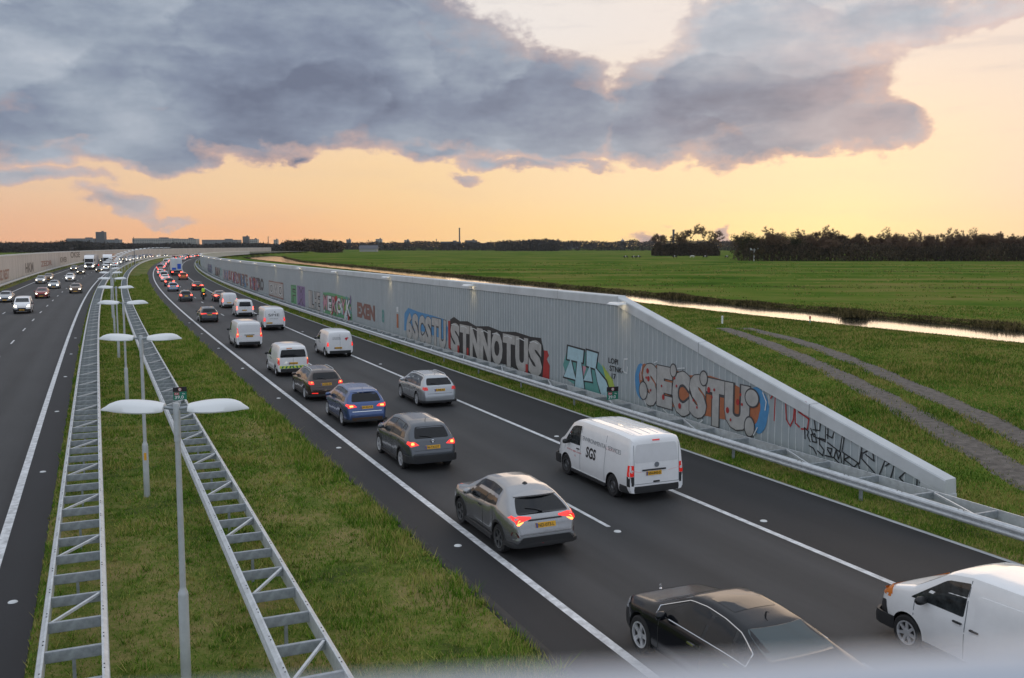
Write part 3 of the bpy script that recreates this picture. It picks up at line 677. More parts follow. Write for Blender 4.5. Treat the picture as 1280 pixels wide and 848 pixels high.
# --- the queue behind
seatp, _, _ = get('estate_car', tail=[([(.22, .86), (.80, .82), (.83, .95), (.30, .95)], M_TAIL), ([(.64, .84), (.77, .84), (.77, .92), (.66, .92)], M_TAILB)], plate=(.72, 0, 'NX-41'))
repaint(seatp, DGREY); seatp.scale = (.94, .98, 1); place(seatp, 96.2, 1.32); tag(seatp, 'black hatchback with a light strip across the tail, ahead of the white windowless van', 'car', GQ)
hb, _, _ = get('hatchback'); place(hb, 133.2, 1.85); tag(hb, 'small black hatchback left of the motorcyclist', 'car', GQ)
c = copy_tree(hb); place(c, 162, 1.75); repaint(c, LBLUE); tag(c, 'hatchback with a pale roof directly ahead of the small black hatchback', 'car', GQ)
sd, _, _ = get('sedan'); place(sd, 131.2, 6.15); repaint(sd, paint('plum', (.06, .03, .035))); tag(sd, 'dark maroon saloon just right of the motorcyclist', 'car', GQ)
c = copy_tree(sd); place(c, 164.5, 5.75); repaint(c, BLACK); tag(c, 'black saloon alone in the right lane, ahead of the maroon saloon', 'car', GQ)
mp, _, _ = get('compact_mpv', tail=[([(.46, .84), (.80, .80), (.83, .98), (.52, .96)], M_TAILF)], brake3=None); place(mp, 181, 2.0); repaint(mp, DGREY); tag(mp, 'dark people carrier beyond the pale roofed hatchback', 'car', GQ)
c = copy_tree(hb); place(c, 209.5, 5.7); c.scale = (1.1, 1.1, 1.08); repaint(c, ORG); tag(c, 'orange red car directly behind the white box truck', 'car', GQ)
mirL = 'distant car in the left lane queue, its tail lights glowing'; mirR = 'distant car in the right lane queue beyond the white box truck'
far_cols = [W_, SIL, DGREY, W_, RED, BLACK, GREY, W_, BLUE, SIL, BLACK, W_]
protos = [hb, sd, mp, es, tailp]
for i, s in enumerate(list(np.arange(202, 300, 11.5)) + list(np.arange(305, 560, 14))):
    p = protos[(i * 3 + 1) % 5]; c = copy_tree(p); c.scale = (1, 1, 1); place(c, float(s) + random.uniform(-1.5, 1.5), 1.85 + random.uniform(-.3, .3)); repaint(c, far_cols[i % 12]); relight(c, M_TAILF)
    tag(c, 'white car with bright tail lights at the near end of the far queue' if i == 0 else mirL, 'car', GQ if i == 0 else 'distant cars in the left lane queue')
for i, s in enumerate(list(np.arange(266, 560, 14))):
    p = protos[(i * 2) % 5]; c = copy_tree(p); c.scale = (1, 1, 1); place(c, float(s) + random.uniform(-1.5, 1.5), 5.5 + random.uniform(-.3, .3)); repaint(c, far_cols[(i * 5 + 2) % 12]); relight(c, M_TAILF)
    tag(c, mirR, 'car', 'distant cars in the right lane queue')

# --- box truck and oncoming lorries
def truck(name, label, s, o, away, boxm, cabm, box=True, group=None):
    L = 16.0; t = thing(name, label, 'truck', group=group)
    z0 = 1.15
    mb = MB(); mb.box((6.4, 0, z0 + 1.4), (12.8, 2.5, 2.75), bev=.04); mb.build('cargo_box', boxm, t)
    MB().box((6.4, 0, .98), (12.6, 1.0, .28)).build('chassis', M_BLK, t)
    for sg in (1, -1):
        d = MB().box((-.02, sg * .625, z0 + 1.4), (.05, 1.19, 2.6)); d.build('cargo_door', mat('door_white', (.62, .66, .68), .5), t)
        MB().box((-.06, sg * .12, z0 + 1.4), (.03, .03, 2.5)).build('door_bar', M_STEEL, t)
        MB().box((-.03, sg * 1.0, .85), (.06, .40, .16)).build('taillight', M_TAILF, t)
    if boxm.name.startswith('box_white'):
        MB().box((-.055, .62, z0 + .45), (.012, .9, .5)).build('blue_marking', mat('blue_print', (.02, .10, .55), .5), t)
        MB().box((-.055, -.55, z0 + 1.0), (.012, .8, 1.2)).build('blue_marking', mat('blue_print', (.02, .10, .55), .5), t)
    MB().box((.1, 0, .75), (.12, 2.3, .12)).build('under_run_bar', M_BLK, t)
    for wx in (1.6, 2.9, 4.2, 11.6, 15.0):
        for sg in (1, -1):
            MB().lathe([(-.17, .27), (-.17, .48), (-.12, .52), (.12, .52), (.17, .48), (.17, .27), (.08, .1), (.08, .001)], (wx, sg * 1.06, .52), n=20).build('wheel', M_RUB, t, smooth=40)
    # cab
    c = MB(); W2 = 1.24
    pr = [(13.4, .9), (13.4, 3.75), (14.2, 3.85), (15.2, 3.45), (15.75, 2.9), (15.95, 1.9), (16.0, 1.0), (15.95, .55), (14.9, .55)]
    V = [(x, sg * (W2 if x < 15.5 else W2 * .95), z) for sg in (1, -1) for x, z in pr]; n = len(pr)
    c.add(V, [tuple(range(n)), tuple(reversed(range(n, 2 * n)))] + [(i, i + n, (i + 1) % n + n, (i + 1) % n) for i in range(n)])
    c.build('cab', cabm, t)
    w = MB(); w.add([(15.79, 1.05, 2.88), (15.79, -1.05, 2.88), (15.965, -1.10, 1.92), (15.965, 1.10, 1.92)], [(0, 1, 2, 3)])
    w.add([(15.83, 1.05, 2.88), (15.83, -1.05, 2.88), (16.0, -1.10, 1.92), (16.0, 1.10, 1.92)], [(0, 1, 2, 3)]); w.build('windscreen', M_GLASS, t)
    MB().box((16.0, 0, 1.3), (.06, 1.6, .7)).build('grille', M_BLK, t)
    for sg in (1, -1):
        MB().box((16.0, sg * .95, .82), (.08, .38, .2)).build('headlight', M_HEAD, t)
        MB().box((15.7, sg * 1.42, 2.5), (.12, .2, .7)).build('wing_mirror', M_BLK, t)
    if away: t.location = P(s, o); t.rotation_euler = (0, 0, math.pi / 2 - A(s))
    else: t.location = P(s + L, o); t.rotation_euler = (0, 0, -math.pi / 2 - A(s + L))
    return t
BXW = mat('box_white', (.60, .63, .65), .5)
truck('box_truck', 'tall white box truck with blue markings on its rear doors', 236, 5.25, True, BXW, W_, group=GQ)
truck('box_truck', 'white cabbed lorry in the middle of the oncoming traffic, left of a second lorry', 283, -16.7, False, mat('box_grey', (.35, .36, .38), .5), W_, group=GL)
truck('box_truck', 'lorry with a brown box body, right of the white cabbed lorry', 296, -12.9, False, mat('box_brown', (.30, .14, .07), .5), W_, group=GL)

# --- motorcyclist
mot = thing('motorcycle', 'dark motorcycle filtering between the two lanes of cars', 'motorcycle', P(136, 4.35), math.pi / 2 - A(136))
for wx in (0.3, 1.75):
    w = MB().lathe([(-.07, .2), (-.07, .28), (0, .32), (.07, .28), (.07, .2)], (wx, 0, .32), n=20); w.lathe([(-.05, .2), (0, .21), (.05, .2)], (wx, 0, .32), n=20)
    w.lathe([(-.02, .001), (-.02, .2)], (wx, 0, .32), n=20).build('wheel', M_RUB, mot, smooth=50)
MB().tube([(.1, 0, .80), (.45, 0, .78), (.85, 0, .76), (1.2, 0, .95), (1.5, 0, .90)], [.10, .16, .14, .20, .12], 10).build('body', BLACK, mot, smooth=60)
MB().tube([(.75, 0, .45), (1.2, 0, .45)], .2, 10).build('engine', M_STEELD, mot, smooth=60)
MB().tube([(1.45, .0, .95), (1.75, 0, .32)], .05, 6).build('fork', M_STEELD, mot)
MB().tube([(1.35, -.38, 1.05), (1.48, 0, 1.0), (1.35, .38, 1.05)], .02, 6).build('handlebar', M_BLK, mot)
for sg in (1, -1): MB().box((.3, sg * .30, .68), (.5, .22, .36), bev=.03).build('pannier', M_BLK, mot)
MB().box((.05, 0, .86), (.05, .16, .10)).build('taillight', M_TAILB, mot)
def person_mesh(name, joints, edges, radii, m, loc, rz, label, group=None):
    me = bpy.data.meshes.new(name); me.from_pydata(joints, edges, []); o = bpy.data.objects.new(name, me); link(o)
    md = o.modifiers.new('s', 'SKIN'); md.use_smooth_shade = True
    for i, r_ in enumerate(radii): me.skin_vertices[0].data[i].radius = (r_, r_)
    me.skin_vertices[0].data[0].use_root = True
    o.modifiers.new('d', 'SUBSURF').levels = 1; o.modifiers['d'].render_levels = 1
    bpy.context.view_layer.update()
    m2 = bpy.data.meshes.new_from_object(o.evaluated_get(bpy.context.evaluated_depsgraph_get())); bpy.data.objects.remove(o)
    m2.name = name; m2.materials.clear(); m2.materials.append(m)
    for p in m2.polygons: p.use_smooth = True
    o = bpy.data.objects.new(name, m2); link(o); o.location = loc; o.rotation_euler = (0, 0, rz)
    return o
J = [(.62, 0, .98), (.70, 0, 1.25), (.80, 0, 1.45), (.84, 0, 1.58), (.90, 0, 1.68), (.76, .20, 1.42), (.98, .30, 1.20), (1.28, .34, 1.08), (.76, -.20, 1.42), (.98, -.30, 1.20), (1.28, -.34, 1.08),
     (.66, .14, .94), (1.08, .24, .82), (.88, .24, .42), (1.02, .24, .36), (.66, -.14, .94), (1.08, -.24, .82), (.88, -.24, .42), (1.02, -.24, .36)]
Ed = [(0, 1), (1, 2), (2, 3), (3, 4), (2, 5), (5, 6), (6, 7), (2, 8), (8, 9), (9, 10), (0, 11), (11, 12), (12, 13), (13, 14), (0, 15), (15, 16), (16, 17), (17, 18)]
Rd = [.16, .17, .17, .07, .09, .085, .06, .045, .085, .06, .045, .12, .08, .055, .05, .12, .08, .055, .05]
rd = person_mesh('person', J, Ed, Rd, mat('dark_clothes', (.02, .022, .03), .8), P(136, 4.35), math.pi / 2 - A(136), '')
tag(rd, 'motorcyclist in a yellow high visibility vest and dark helmet', 'person')
v_ = MB().lathe([(.98, .20), (1.15, .215), (1.35, .23), (1.46, .20), (1.52, .12)], (0, 0, 0), axis='z', n=16); vv = v_.build('vest', mat('hi_vis', (.45, .75, .05), .6, emit=(.5, 1, .1), es=0.), rd, smooth=60); vv.location = (-.06, 0, 0); vv.rotation_euler = (0, R(14), 0); vv.location = (.40, 0, .02); vv.location = (.42, 0, .15); vv.location=(.41,0,.12)
hm = MB().lathe([(-.14, .05), (-.12, .11), (-.04, .145), (.06, .14), (.12, .08), (.14, .01)], (.90, 0, 1.68), axis='z', n=16).build('helmet', BLACK, rd, smooth=60)

# --- oncoming traffic
def onc(kind_root, s, o, m, label, sc=(1, 1, 1), L=4.4):
    c = copy_tree(kind_root); c.scale = sc; place(c, s, o, False, L * sc[0]); repaint(c, m)
    relight(c, M_TAILO, M_HEAD); tag(c, label, 'van' if 'van' in label.split() else 'car', GL); return c
vanp = tailp
onc(vanp, 116.8, -16.6, W_, 'white delivery van coming closest on the left carriageway')
onc(sd, 140, -20.4, SIL, 'silver saloon cut by the left edge of the photo', L=4.62)
onc(es, 148.2, -16.6, RED, 'dark red car behind the white delivery van', L=4.66)
onc(hb, 161, -12.7, BEI2, 'dark bronze car alone in the lane next to the median barrier', L=3.98, sc=(1.1, 1.08, 1.02))
onc(sd, 178, -16.8, SIL, 'silver saloon between the dark red car and the white people carrier', L=4.62)
onc(es, 200, -20.6, SIL, 'silver car with headlights on, leftmost of its pair in the slow lane', L=4.66)
onc(mp, 212, -20.2, BEI2, 'dark gold car just ahead of the silver one in the slow lane', L=4.34)
onc(mp, 209, -16.0, W_, 'white people carrier in the middle lane', L=4.34, sc=(1.05, 1.0, 1.05))
onc(sd, 249, -16.4, BLACK, 'dark saloon in front of the white cabbed lorry', L=4.62)
onc(es, 262, -13.0, BLACK, 'black car just left of the street lamp heads', L=4.66)
onc(hb, 275, -20.0, GREY, 'grey car in the slow lane beside the white cabbed lorry', L=3.98)
k = 0
for i, s in enumerate(np.arange(284, 520, 13.0)):
    for o in (-12.7, -16.6, -20.3):
        if s < 325 and o < -12.8 : continue
        if s < 325 and o > -13 and s > 290 - 5 and s < 316: continue
        if random.random() < .42: continue
        c = copy_tree(protos[(i * 2 + int(-o)) % 4]); c.scale = (1, 1, 1); place(c, float(s) + random.uniform(-3, 3), o, False, 4.3); repaint(c, far_cols[random.randrange(12)]); relight(c, M_TAILO, M_HEAD)
        tag(c, 'distant oncoming car with headlights lit beyond the two lorries', 'car', 'distant oncoming cars')

# ================================================================== SETTING
def nodes_mat(name):
    m = bpy.data.materials.new(name); m.use_nodes = True; return m, m.node_tree.nodes, m.node_tree.links, m.node_tree.nodes['Principled BSDF']
def noise(N, L, vec, scale, detail=5, rough=.6, dist=0.):
    n = N.new('ShaderNodeTexNoise'); n.inputs['Scale'].default_value = scale; n.inputs['Detail'].default_value = detail; n.inputs['Roughness'].default_value = rough; n.inputs['Distortion'].default_value = dist
    L.new(vec, n.inputs['Vector']); return n.outputs['Fac']
def mth(N, L, op, a, b=None, c=None, clamp=False):
    n = N.new('ShaderNodeMath'); n.operation = op; n.use_clamp = clamp
    for i, v in enumerate((a, b, c)):
        if v is None: continue
        if isinstance(v, (int, float)): n.inputs[i].default_value = v
        else: L.new(v, n.inputs[i])
    return n.outputs[0]
def rmp(N, L, f, stops, interp='LINEAR'):
    r = N.new('ShaderNodeValToRGB'); r.color_ramp.interpolation = interp; e = r.color_ramp.elements
    while len(e) < len(stops): e.new(.5)
    for i, (p, c) in enumerate(stops): e[i].position = p; e[i].color = (*c, 1) if len(c) == 3 else c
    L.new(f, r.inputs[0]); return r.outputs[0]
def mixc(N, L, f, a, b, mode='MIX'):
    n = N.new('ShaderNodeMix'); n.data_type = 'RGBA'; n.blend_type = mode
    if isinstance(f, (int, float)): n.inputs[0].default_value = f
    else: L.new(f, n.inputs[0])
    for i, v in ((6, a), (7, b)):
        if isinstance(v, tuple): n.inputs[i].default_value = (*v, 1)
        else: L.new(v, n.inputs[i])
    return n.outputs[2]
def bumpn(N, L, b, h, st, dist=.02):
    n = N.new('ShaderNodeBump'); n.inputs['Strength'].default_value = st; n.inputs['Distance'].default_value = dist
    L.new(h, n.inputs['Height']); L.new(n.outputs[0], b.inputs['Normal'])

# asphalt: wheel tracks and lane wear follow the road coordinate o
def asphalt(name, lanes, base, dark):
    m, N, L, b = nodes_mat(name)
    uv = N.new('ShaderNodeUVMap'); uv.uv_map = 'so'; tc = N.new('ShaderNodeTexCoord'); sp = N.new('ShaderNodeSeparateXYZ'); L.new(uv.outputs[0], sp.inputs[0])
    o = sp.outputs[0]
    lo, hi = min(lanes) , max(lanes)
    edge = mth(N, L, 'MULTIPLY', mth(N, L, 'SMOOTH_MIN', mth(N, L, 'SUBTRACT', o, lo), mth(N, L, 'SUBTRACT', hi, o), .3), 3., clamp=True)
    # wheel tracks every 1.8 m
    tr = mth(N, L, 'COSINE', mth(N, L, 'MULTIPLY', mth(N, L, 'SUBTRACT', o, lo + .95), 2 * math.pi / 1.82))
    st = N.new('ShaderNodeMapping'); st.inputs['Scale'].default_value = (1.2, .05, 1); L.new(uv.outputs[0], st.inputs[0])
    streak = noise(N, L, st.outputs[0], 1.6, 4, .6)
    big = noise(N, L, tc.outputs['Object'], .35, 4, .6); fine = noise(N, L, tc.outputs['Object'], 38, 3, .8); spk = noise(N, L, tc.outputs['Object'], 140, 2, .9)
    f = mth(N, L, 'ADD', mth(N, L, 'MULTIPLY', tr, .11), mth(N, L, 'MULTIPLY', streak, .55))
    f = mth(N, L, 'ADD', f, mth(N, L, 'MULTIPLY', big, .35)); f = mth(N, L, 'ADD', f, mth(N, L, 'MULTIPLY_ADD', fine, 1.3, -.37)); f = mth(N, L, 'ADD', f, mth(N, L, 'MULTIPLY', spk, .5))
    f = mth(N, L, 'MULTIPLY', f, .55)
    c1 = mixc(N, L, edge, dark, base)
    mul = N.new('ShaderNodeMapRange'); mul.inputs[1].default_value = .25; mul.inputs[2].default_value = .78; mul.inputs[3].default_value = .45; mul.inputs[4].default_value = 1.6; L.new(f, mul.inputs[0])
    sc = N.new('ShaderNodeVectorMath'); sc.operation = 'SCALE'; L.new(c1, sc.inputs[0]); L.new(mul.outputs[0], sc.inputs['Scale']); L.new(sc.outputs[0], b.inputs['Base Color'])
    b.inputs['Roughness'].default_value = .72; b.inputs['Specular IOR Level'].default_value = .35
    bumpn(N, L, b, spk, .5, .01); return m
M_ASR = asphalt('asphalt_right', (0., 7.35), (.038, .0385, .040), (.019, .019, .020))
M_ASL = asphalt('asphalt_left', (-22.2, -11.), (.036, .037, .039), (.018, .018, .020))
S0, S1 = -20, 1000
struct(strip('right_carriageway', S0, S1, [-1.2, 0, 3.65, 7.3, 10.9], [0, 0, 0, 0, 0], M_ASR))
struct(strip('left_carriageway', S0, S1, [-24.3, -22.2, -18.5, -14.8, -11, -9.95], [0] * 6, M_ASL))
struct(strip('road_marking', S0, S1, [-.09, .11], [.004] * 2, M_MARK)); struct(strip('road_marking', S0, S1, [7.22, 7.40], [.004] * 2, M_MARK))
struct(strip('road_marking', S0, S1, [-11.06, -10.84], [.004] * 2, M_MARK)); struct(strip('road_marking', S0, S1, [-22.35, -22.17], [.004] * 2, M_MARK))
def dashes(o, s0, name='road_marking'):
    V = []; F = []; s = s0
    while s < 620:
        for a, c in ((s, o - .06), (s, o + .06), (s + 3, o + .06), (s + 3, o - .06)): V.append(P(a, c, .004))
        n = len(V); F.append((n - 4, n - 3, n - 2, n - 1)); s += 12
    struct(MB().add(V, F).build(name, M_MARK))
dashes(3.68, 9.2); dashes(-14.85, 9.4); dashes(-18.55, 9.4)
struct(strip('kerb_band', S0, S1, [10.88, 10.9, 11.02, 11.04], [-.05, .012, .012, -.05], M_CONC))
struct(strip('gutter_band', S0, S1, [-1.42, -1.40, -1.15, -1.13], [-.05, .006, .006, -.05], mat('dirty_edge', (.035, .033, .030), .9, var=.4, vscale=3)))

# grass surfaces
def grass_mat(name, c1, c2, c3, sc=.35, blade=False):
    m, N, L, b = nodes_mat(name); tc = N.new('ShaderNodeTexCoord'); v = tc.outputs['Object']
    n1 = noise(N, L, v, sc, 6, .65); n2 = noise(N, L, v, sc * 9, 4, .7)
    if blade:
        at = N.new('ShaderNodeAttribute'); at.attribute_name = 'tint'
        f = mth(N, L, 'ADD', mth(N, L, 'MULTIPLY_ADD', n1, 1.35, -.2), mth(N, L, 'MULTIPLY', mth(N, L, 'SUBTRACT', at.outputs['Fac'], .5), .5))
    else:
        n3 = noise(N, L, v, 14, 3, .8)
        f = mth(N, L, 'ADD', mth(N, L, 'MULTIPLY', n1, .75), mth(N, L, 'ADD', mth(N, L, 'MULTIPLY', n2, .3), mth(N, L, 'MULTIPLY', mth(N, L, 'SUBTRACT', n3, .5), .25)))
        f = mth(N, L, 'SUBTRACT', f, .04)
    L.new(rmp(N, L, f, [(.34, c1), (.46, c2), (.58, c3)]), b.inputs['Base Color']); b.inputs['Roughness'].default_value = .9; b.inputs['Specular IOR Level'].default_value = .08
    if not blade: bumpn(N, L, b, n2, .6, .08)
    return m
M_GR = grass_mat('verge_soil', (.045, .065, .014), (.10, .135, .022), (.22, .18, .070))
M_BL = grass_mat('grass_blades', (.075, .175, .014), (.165, .285, .026), (.36, .33, .10), .6, True)
M_BLD = grass_mat('tall_grass_blades', (.065, .130, .014), (.150, .225, .026), (.34, .28, .09), .28, True)
M_REED = grass_mat('reed_blades', (.050, .045, .018), (.105, .085, .035), (.20, .155, .07), .6, True)
struct(strip('median_ground', S0, S1, [-9.97, -9.6, -7.4, -5, -3, -1.42], [-.02, .03, .02, .0, .02, -.01], M_GR))
struct(strip('verge_ground', 17.5, S1, [11.02, 11.3, 12.3, 12.95], [-.02, .03, .05, .05], M_GR))
struct(strip('verge_ground', S0, 17.5, [11.02, 11.3, 12.3, 15.5, 17.], [-.02, .03, .04, .04, -.02], M_GR))
struct(strip('verge_ground', 20, S1, [-26.35, -25, -24.28], [.05, .04, -.02], M_GR))

# canal, ground
CAN = np.array([(75, -20, 2.6), (57, 42, 2.6), (43.4, 79, 2.6), (31.8, 105, 3.1), (22, 128, 2.4), (16.8, 143, 1.9), (-4, 195, 1.7), (-20, 237, 2.), (-56, 328, 2.6), (-110, 460, 2.6), (-150, 575, 8), (-175, 660, 10), (-230, 820, 5), (-300, 1100, 5)], float)
CAN[:, 0] += 1.5; CAN[:, 1] += .6; CAN[:, 2] += 2.0
def pl_dist(x, y, pl):
    best = np.full(x.shape, 1e9); wd = np.zeros(x.shape); side = np.zeros(x.shape)
    for i in range(len(pl) - 1):
        ax, ay, aw = pl[i]; bx, by, bw = pl[i + 1]; dx, dy = bx - ax, by - ay
        t = np.clip(((x - ax) * dx + (y - ay) * dy) / (dx * dx + dy * dy), 0, 1); d = np.hypot(x - ax - t * dx, y - ay - t * dy)
        k = d < best; best = np.where(k, d, best); wd = np.where(k, aw + t * (bw - aw), wd); side = np.where(k, np.sign((x - ax) * dy - (y - ay) * dx), side)
    return best, wd, side
DITCH = np.array([(-60, 190, .5), (21, 176, .5), (89, 163, .5), (200, 150, .5)], float); DITCH2 = np.array([(48, 92, .35), (80, 88, .35), (140, 84, .35)], float)
DITCH3 = np.array([(-40, 300, .5), (120, 270, .5), (300, 250, .5)], float)
def smooth(t): t = np.clip(t, 0, 1); return t * t * (3 - 2 * t)
_ph = rng.uniform(0, 6.28, 24); _kx = rng.normal(0, 1, 24); _ky = rng.normal(0, 1, 24)
def wob(x, y, sc):
    v = 0
    for i in range(24): v = v + np.sin(x * _kx[i] / sc + y * _ky[i] / sc + _ph[i])
    return v / 24 * 2
def ground_z(x, y):
    s, o = to_so(x, y); zr = np.interp(s, _S, _Z)
    f = wob(x, y, 14) * .10 + wob(x, y, 3.5) * .035
    mound = .32 * np.exp(-(((x - 33) / 7) ** 2 + ((y - 72) / 9) ** 2)) + .15 * np.exp(-(((x - 37) / 6) ** 2 + ((y - 62) / 6) ** 2))
    berm = 1.5 * smooth((s - 34) / 22) * np.exp(-np.clip(o - 14, 0, 99) ** 2 / 60.) * smooth((500 - s) / 200)
    z = f * .8 + mound + berm
    d, w, sd = pl_dist(x, y, CAN)
    near_ = sd < 0; d = d + wob(x, y, 2.2) * .35
    z = np.where(near_, z * smooth((d - w - 1) / 9.) - .37 * (1 - smooth((d - w) / 10.)), np.where(d < w + 2, z * smooth((d - w) / 2.), z) + .05 * np.exp(-((d - w - 1.4) / 1.3) ** 2))
    z = z - 1.1 * (1 - smooth((d - w + .5) / 1.1))
    for D_ in (DITCH, DITCH2, DITCH3):
        d, w, sd = pl_dist(x, y, D_); z = z - .55 * np.exp(-(d / .7) ** 2)
    under = zr - .4
    right = smooth((o - 13.05) / .5); left = smooth((-26.4 - o) / .6)
    inside = (1 - right) * (1 - left)
    z = z * (1 - inside) + under * inside
    near = (s < 19) & (o > 12.9); z = np.where(near, np.minimum(z * smooth((o - 15) / 4), .03), z)
    return z
rr = [3.0]
while rr[-1] < 9000: rr.append(rr[-1] * (1.011 if rr[-1] < 320 else 1.03))
rr = np.array(rr); aa = np.concatenate([np.arange(-180, -42, 3.), np.arange(-42, 42, .30), np.arange(42, 180.1, 3.)])
TH, RR = np.meshgrid(np.radians(aa), rr, indexing='ij'); gx = (RR * np.sin(TH)).ravel(); gy = (RR * np.cos(TH)).ravel(); gz = ground_z(gx, gy)
m, N, L, b = nodes_mat('polder_grass'); tc = N.new('ShaderNodeTexCoord'); v = tc.outputs['Object']
mp_ = N.new('ShaderNodeMapping'); mp_.inputs['Scale'].default_value = (.006, .075, 1); mp_.inputs['Rotation'].default_value = (0, 0, R(9)); L.new(v, mp_.inputs[0])
b1 = noise(N, L, mp_.outputs[0], 1., 5, .6); b2 = noise(N, L, v, .035, 5, .6); b3 = noise(N, L, v, .9, 6, .75); b4 = noise(N, L, v, 7, 3, .8)
f = mth(N, L, 'ADD', mth(N, L, 'MULTIPLY_ADD', b1, .7, -.14), mth(N, L, 'ADD', mth(N, L, 'MULTIPLY_ADD', b2, .75, -.19), mth(N, L, 'ADD', mth(N, L, 'MULTIPLY', b3, .25), mth(N, L, 'MULTIPLY', mth(N, L, 'SUBTRACT', b4, .5), .22))))
col = rmp(N, L, f, [(.36, (.044, .088, .014)), (.46, (.072, .130, .020)), (.55, (.115, .155, .030)), (.66, (.19, .17, .055))])
ge = N.new('ShaderNodeNewGeometry'); sx = N.new('ShaderNodeSeparateXYZ'); L.new(ge.outputs['Position'], sx.inputs[0])
soil = mth(N, L, 'MULTIPLY', mth(N, L, 'SUBTRACT', -.12, sx.outputs[2]), 5., clamp=True)
col = mixc(N, L, soil, col, (.022, .017, .011)); L.new(col, b.inputs['Base Color']); b.inputs['Roughness'].default_value = 1.; b.inputs['Specular IOR Level'].default_value = .0
bumpn(N, L, b, b3, .7, .15)
g = struct(fast_mesh('ground', np.stack([gx, gy, gz], 1), grid_faces(len(aa), len(rr))[:, ::-1], m))
if g.data.polygons[5000].normal.z < 0: g.data.flip_normals()
g.data.polygons.foreach_set('use_smooth', [True] * len(g.data.polygons))
# canal water
m, N, L, b = nodes_mat('canal_water'); b.inputs['Base Color'].default_value = (.012, .015, .014, 1); b.inputs['Roughness'].default_value = .09; b.inputs['IOR'].default_value = 1.33
tc = N.new('ShaderNodeTexCoord'); bumpn(N, L, b, noise(N, L, tc.outputs['Object'], 2.5, 3, .5), .06, .02)
V = []; F = []
for i in range(len(CAN)):
    d = CAN[min(i + 1, len(CAN) - 1), :2] - CAN[max(i - 1, 0), :2]; d /= np.hypot(*d); nn = np.array([d[1], -d[0]]); w = CAN[i, 2] + .9
    V += [(*(CAN[i, :2] - nn * w), -.42), (*(CAN[i, :2] + nn * w), -.42)]
    if i: F.append((2 * i - 2, 2 * i - 1, 2 * i + 1, 2 * i))
w_ = struct(MB().add(V, F).build('canal_water', m))
if w_.data.polygons[0].normal.z < 0: w_.data.flip_normals()

# field track: two wheel strips
M_TRK = mat('gravel_track', (.100, .090, .080), .95, var=.6, vscale=2.6, bump=.8, bscale=30)
def track(name, pts, w):
    pts = np.array(pts, float); t = np.linspace(0, len(pts) - 1, 90)
    x = np.interp(t, range(len(pts)), pts[:, 0]); y = np.interp(t, range(len(pts)), pts[:, 1])
    for _ in range(12): x[1:-1] = (x[:-2] + x[2:] + 2 * x[1:-1]) / 4; y[1:-1] = (y[:-2] + y[2:] + 2 * y[1:-1]) / 4
    dx = np.gradient(x); dy = np.gradient(y); l = np.hypot(dx, dy); nx, ny = dy / l, -dx / l; V = []
    wv = w * (1 + .10 * np.sin(t * 9) + .06 * np.sin(t * 23))
    for k in (-1, -.5, 0, .5, 1):
        xx = x + nx * wv * k / 2; yy = y + ny * wv * k / 2; V.append(np.stack([xx, yy, ground_z(xx, yy) + (.03 if abs(k) < 1 else .0)], 1))
    V = np.stack(V, 1).reshape(-1, 3); o = fast_mesh(name, V, grid_faces(90, 5)[:, ::-1], M_TRK)
    if o.data.polygons[0].normal.z < 0: o.data.flip_normals()
    return struct(o)
TR1 = [(8.5, -2), (13.0, 12), (15.4, 22), (16.6, 30), (17.3, 37), (18.3, 46), (19.0, 55), (19.3, 62), (19.4, 72), (19.0, 84)]
TR2 = [(13, -2), (16.6, 12), (18.6, 24), (19.6, 34.5), (20.6, 42), (21.7, 55), (22.3, 66), (22.2, 74), (21.0, 84)]
track('field_track', TR1, 1.55); track('field_track', TR2, 1.45)

# grass blades
def blades(name, x, y, z, hgt, wid, m, per=1, lean=.35):
    n = len(x); ang = rng.uniform(0, 2 * math.pi, n); h = hgt * rng.uniform(.55, 1.35, n); w = wid * rng.uniform(.7, 1.3, n)
    dx, dy = np.cos(ang) * w / 2, np.sin(ang) * w / 2; lx, ly = rng.normal(0, lean, n) * h, rng.normal(0, lean, n) * h
    V = np.stack([np.stack([x - dx, y - dy, z], 1), np.stack([x + dx, y + dy, z], 1), np.stack([x + lx, y + ly, z + h], 1)], 1).reshape(-1, 3)
    F = np.arange(3 * n).reshape(-1, 3); o = fast_mesh(name, V, F, m, attr=np.repeat(rng.uniform(0, 1, n), 3)); o['kind'] = 'stuff'; return o
def scatter_road(n, s0, s1, o0, o1, pw=1.):
    s = s0 + (s1 - s0) * rng.uniform(0, 1, n) ** pw; o = rng.uniform(o0, o1, n); x, y, z = Pn(s, o); return s, o, x, y, z
s, o, x, y, z = scatter_road(420000, 5, 230, -9.95, -1.35, 2.4)
patch = wob(x, y, .8); k = rng.uniform(-1.4, 1.4, len(s)) < patch + .75; s, o, x, y, z, patch = s[k], o[k], x[k], y[k], z[k], patch[k]
hh = (.055 + .035 * (patch > .3) + .07 * (np.abs(o + 1.9) < .7) * (wob(x, y, .5) > -.1)) * (1 + s / 60); blades('median_grass', x, y, z, hh, np.minimum(.010 + s * .0007, .12), M_BL)
nc = 2600; sc_, oc_, xc, yc, zc = scatter_road(nc, 5, 70, -9.9, -1.3, 1.6); kk = np.repeat(np.arange(nc), 16); q1 = rng.normal(0, .05, len(kk)); q2 = rng.normal(0, .05, len(kk))
blades('median_weeds', xc[kk] + q1, yc[kk] + q2, zc[kk], (rng.uniform(.07, .20, nc) * (1 + .5 * (np.abs(oc_ + 1.8) < .6)))[kk], .014 + sc_[kk] * .0004, M_BL, lean=.5)
s, o, x, y, z = scatter_road(90000, 5, 150, 11.05, 12.9, 1.7); blades('verge_grass', x, y, z + .02, .08 + s / 900, .012 + s * .0006, M_BL)
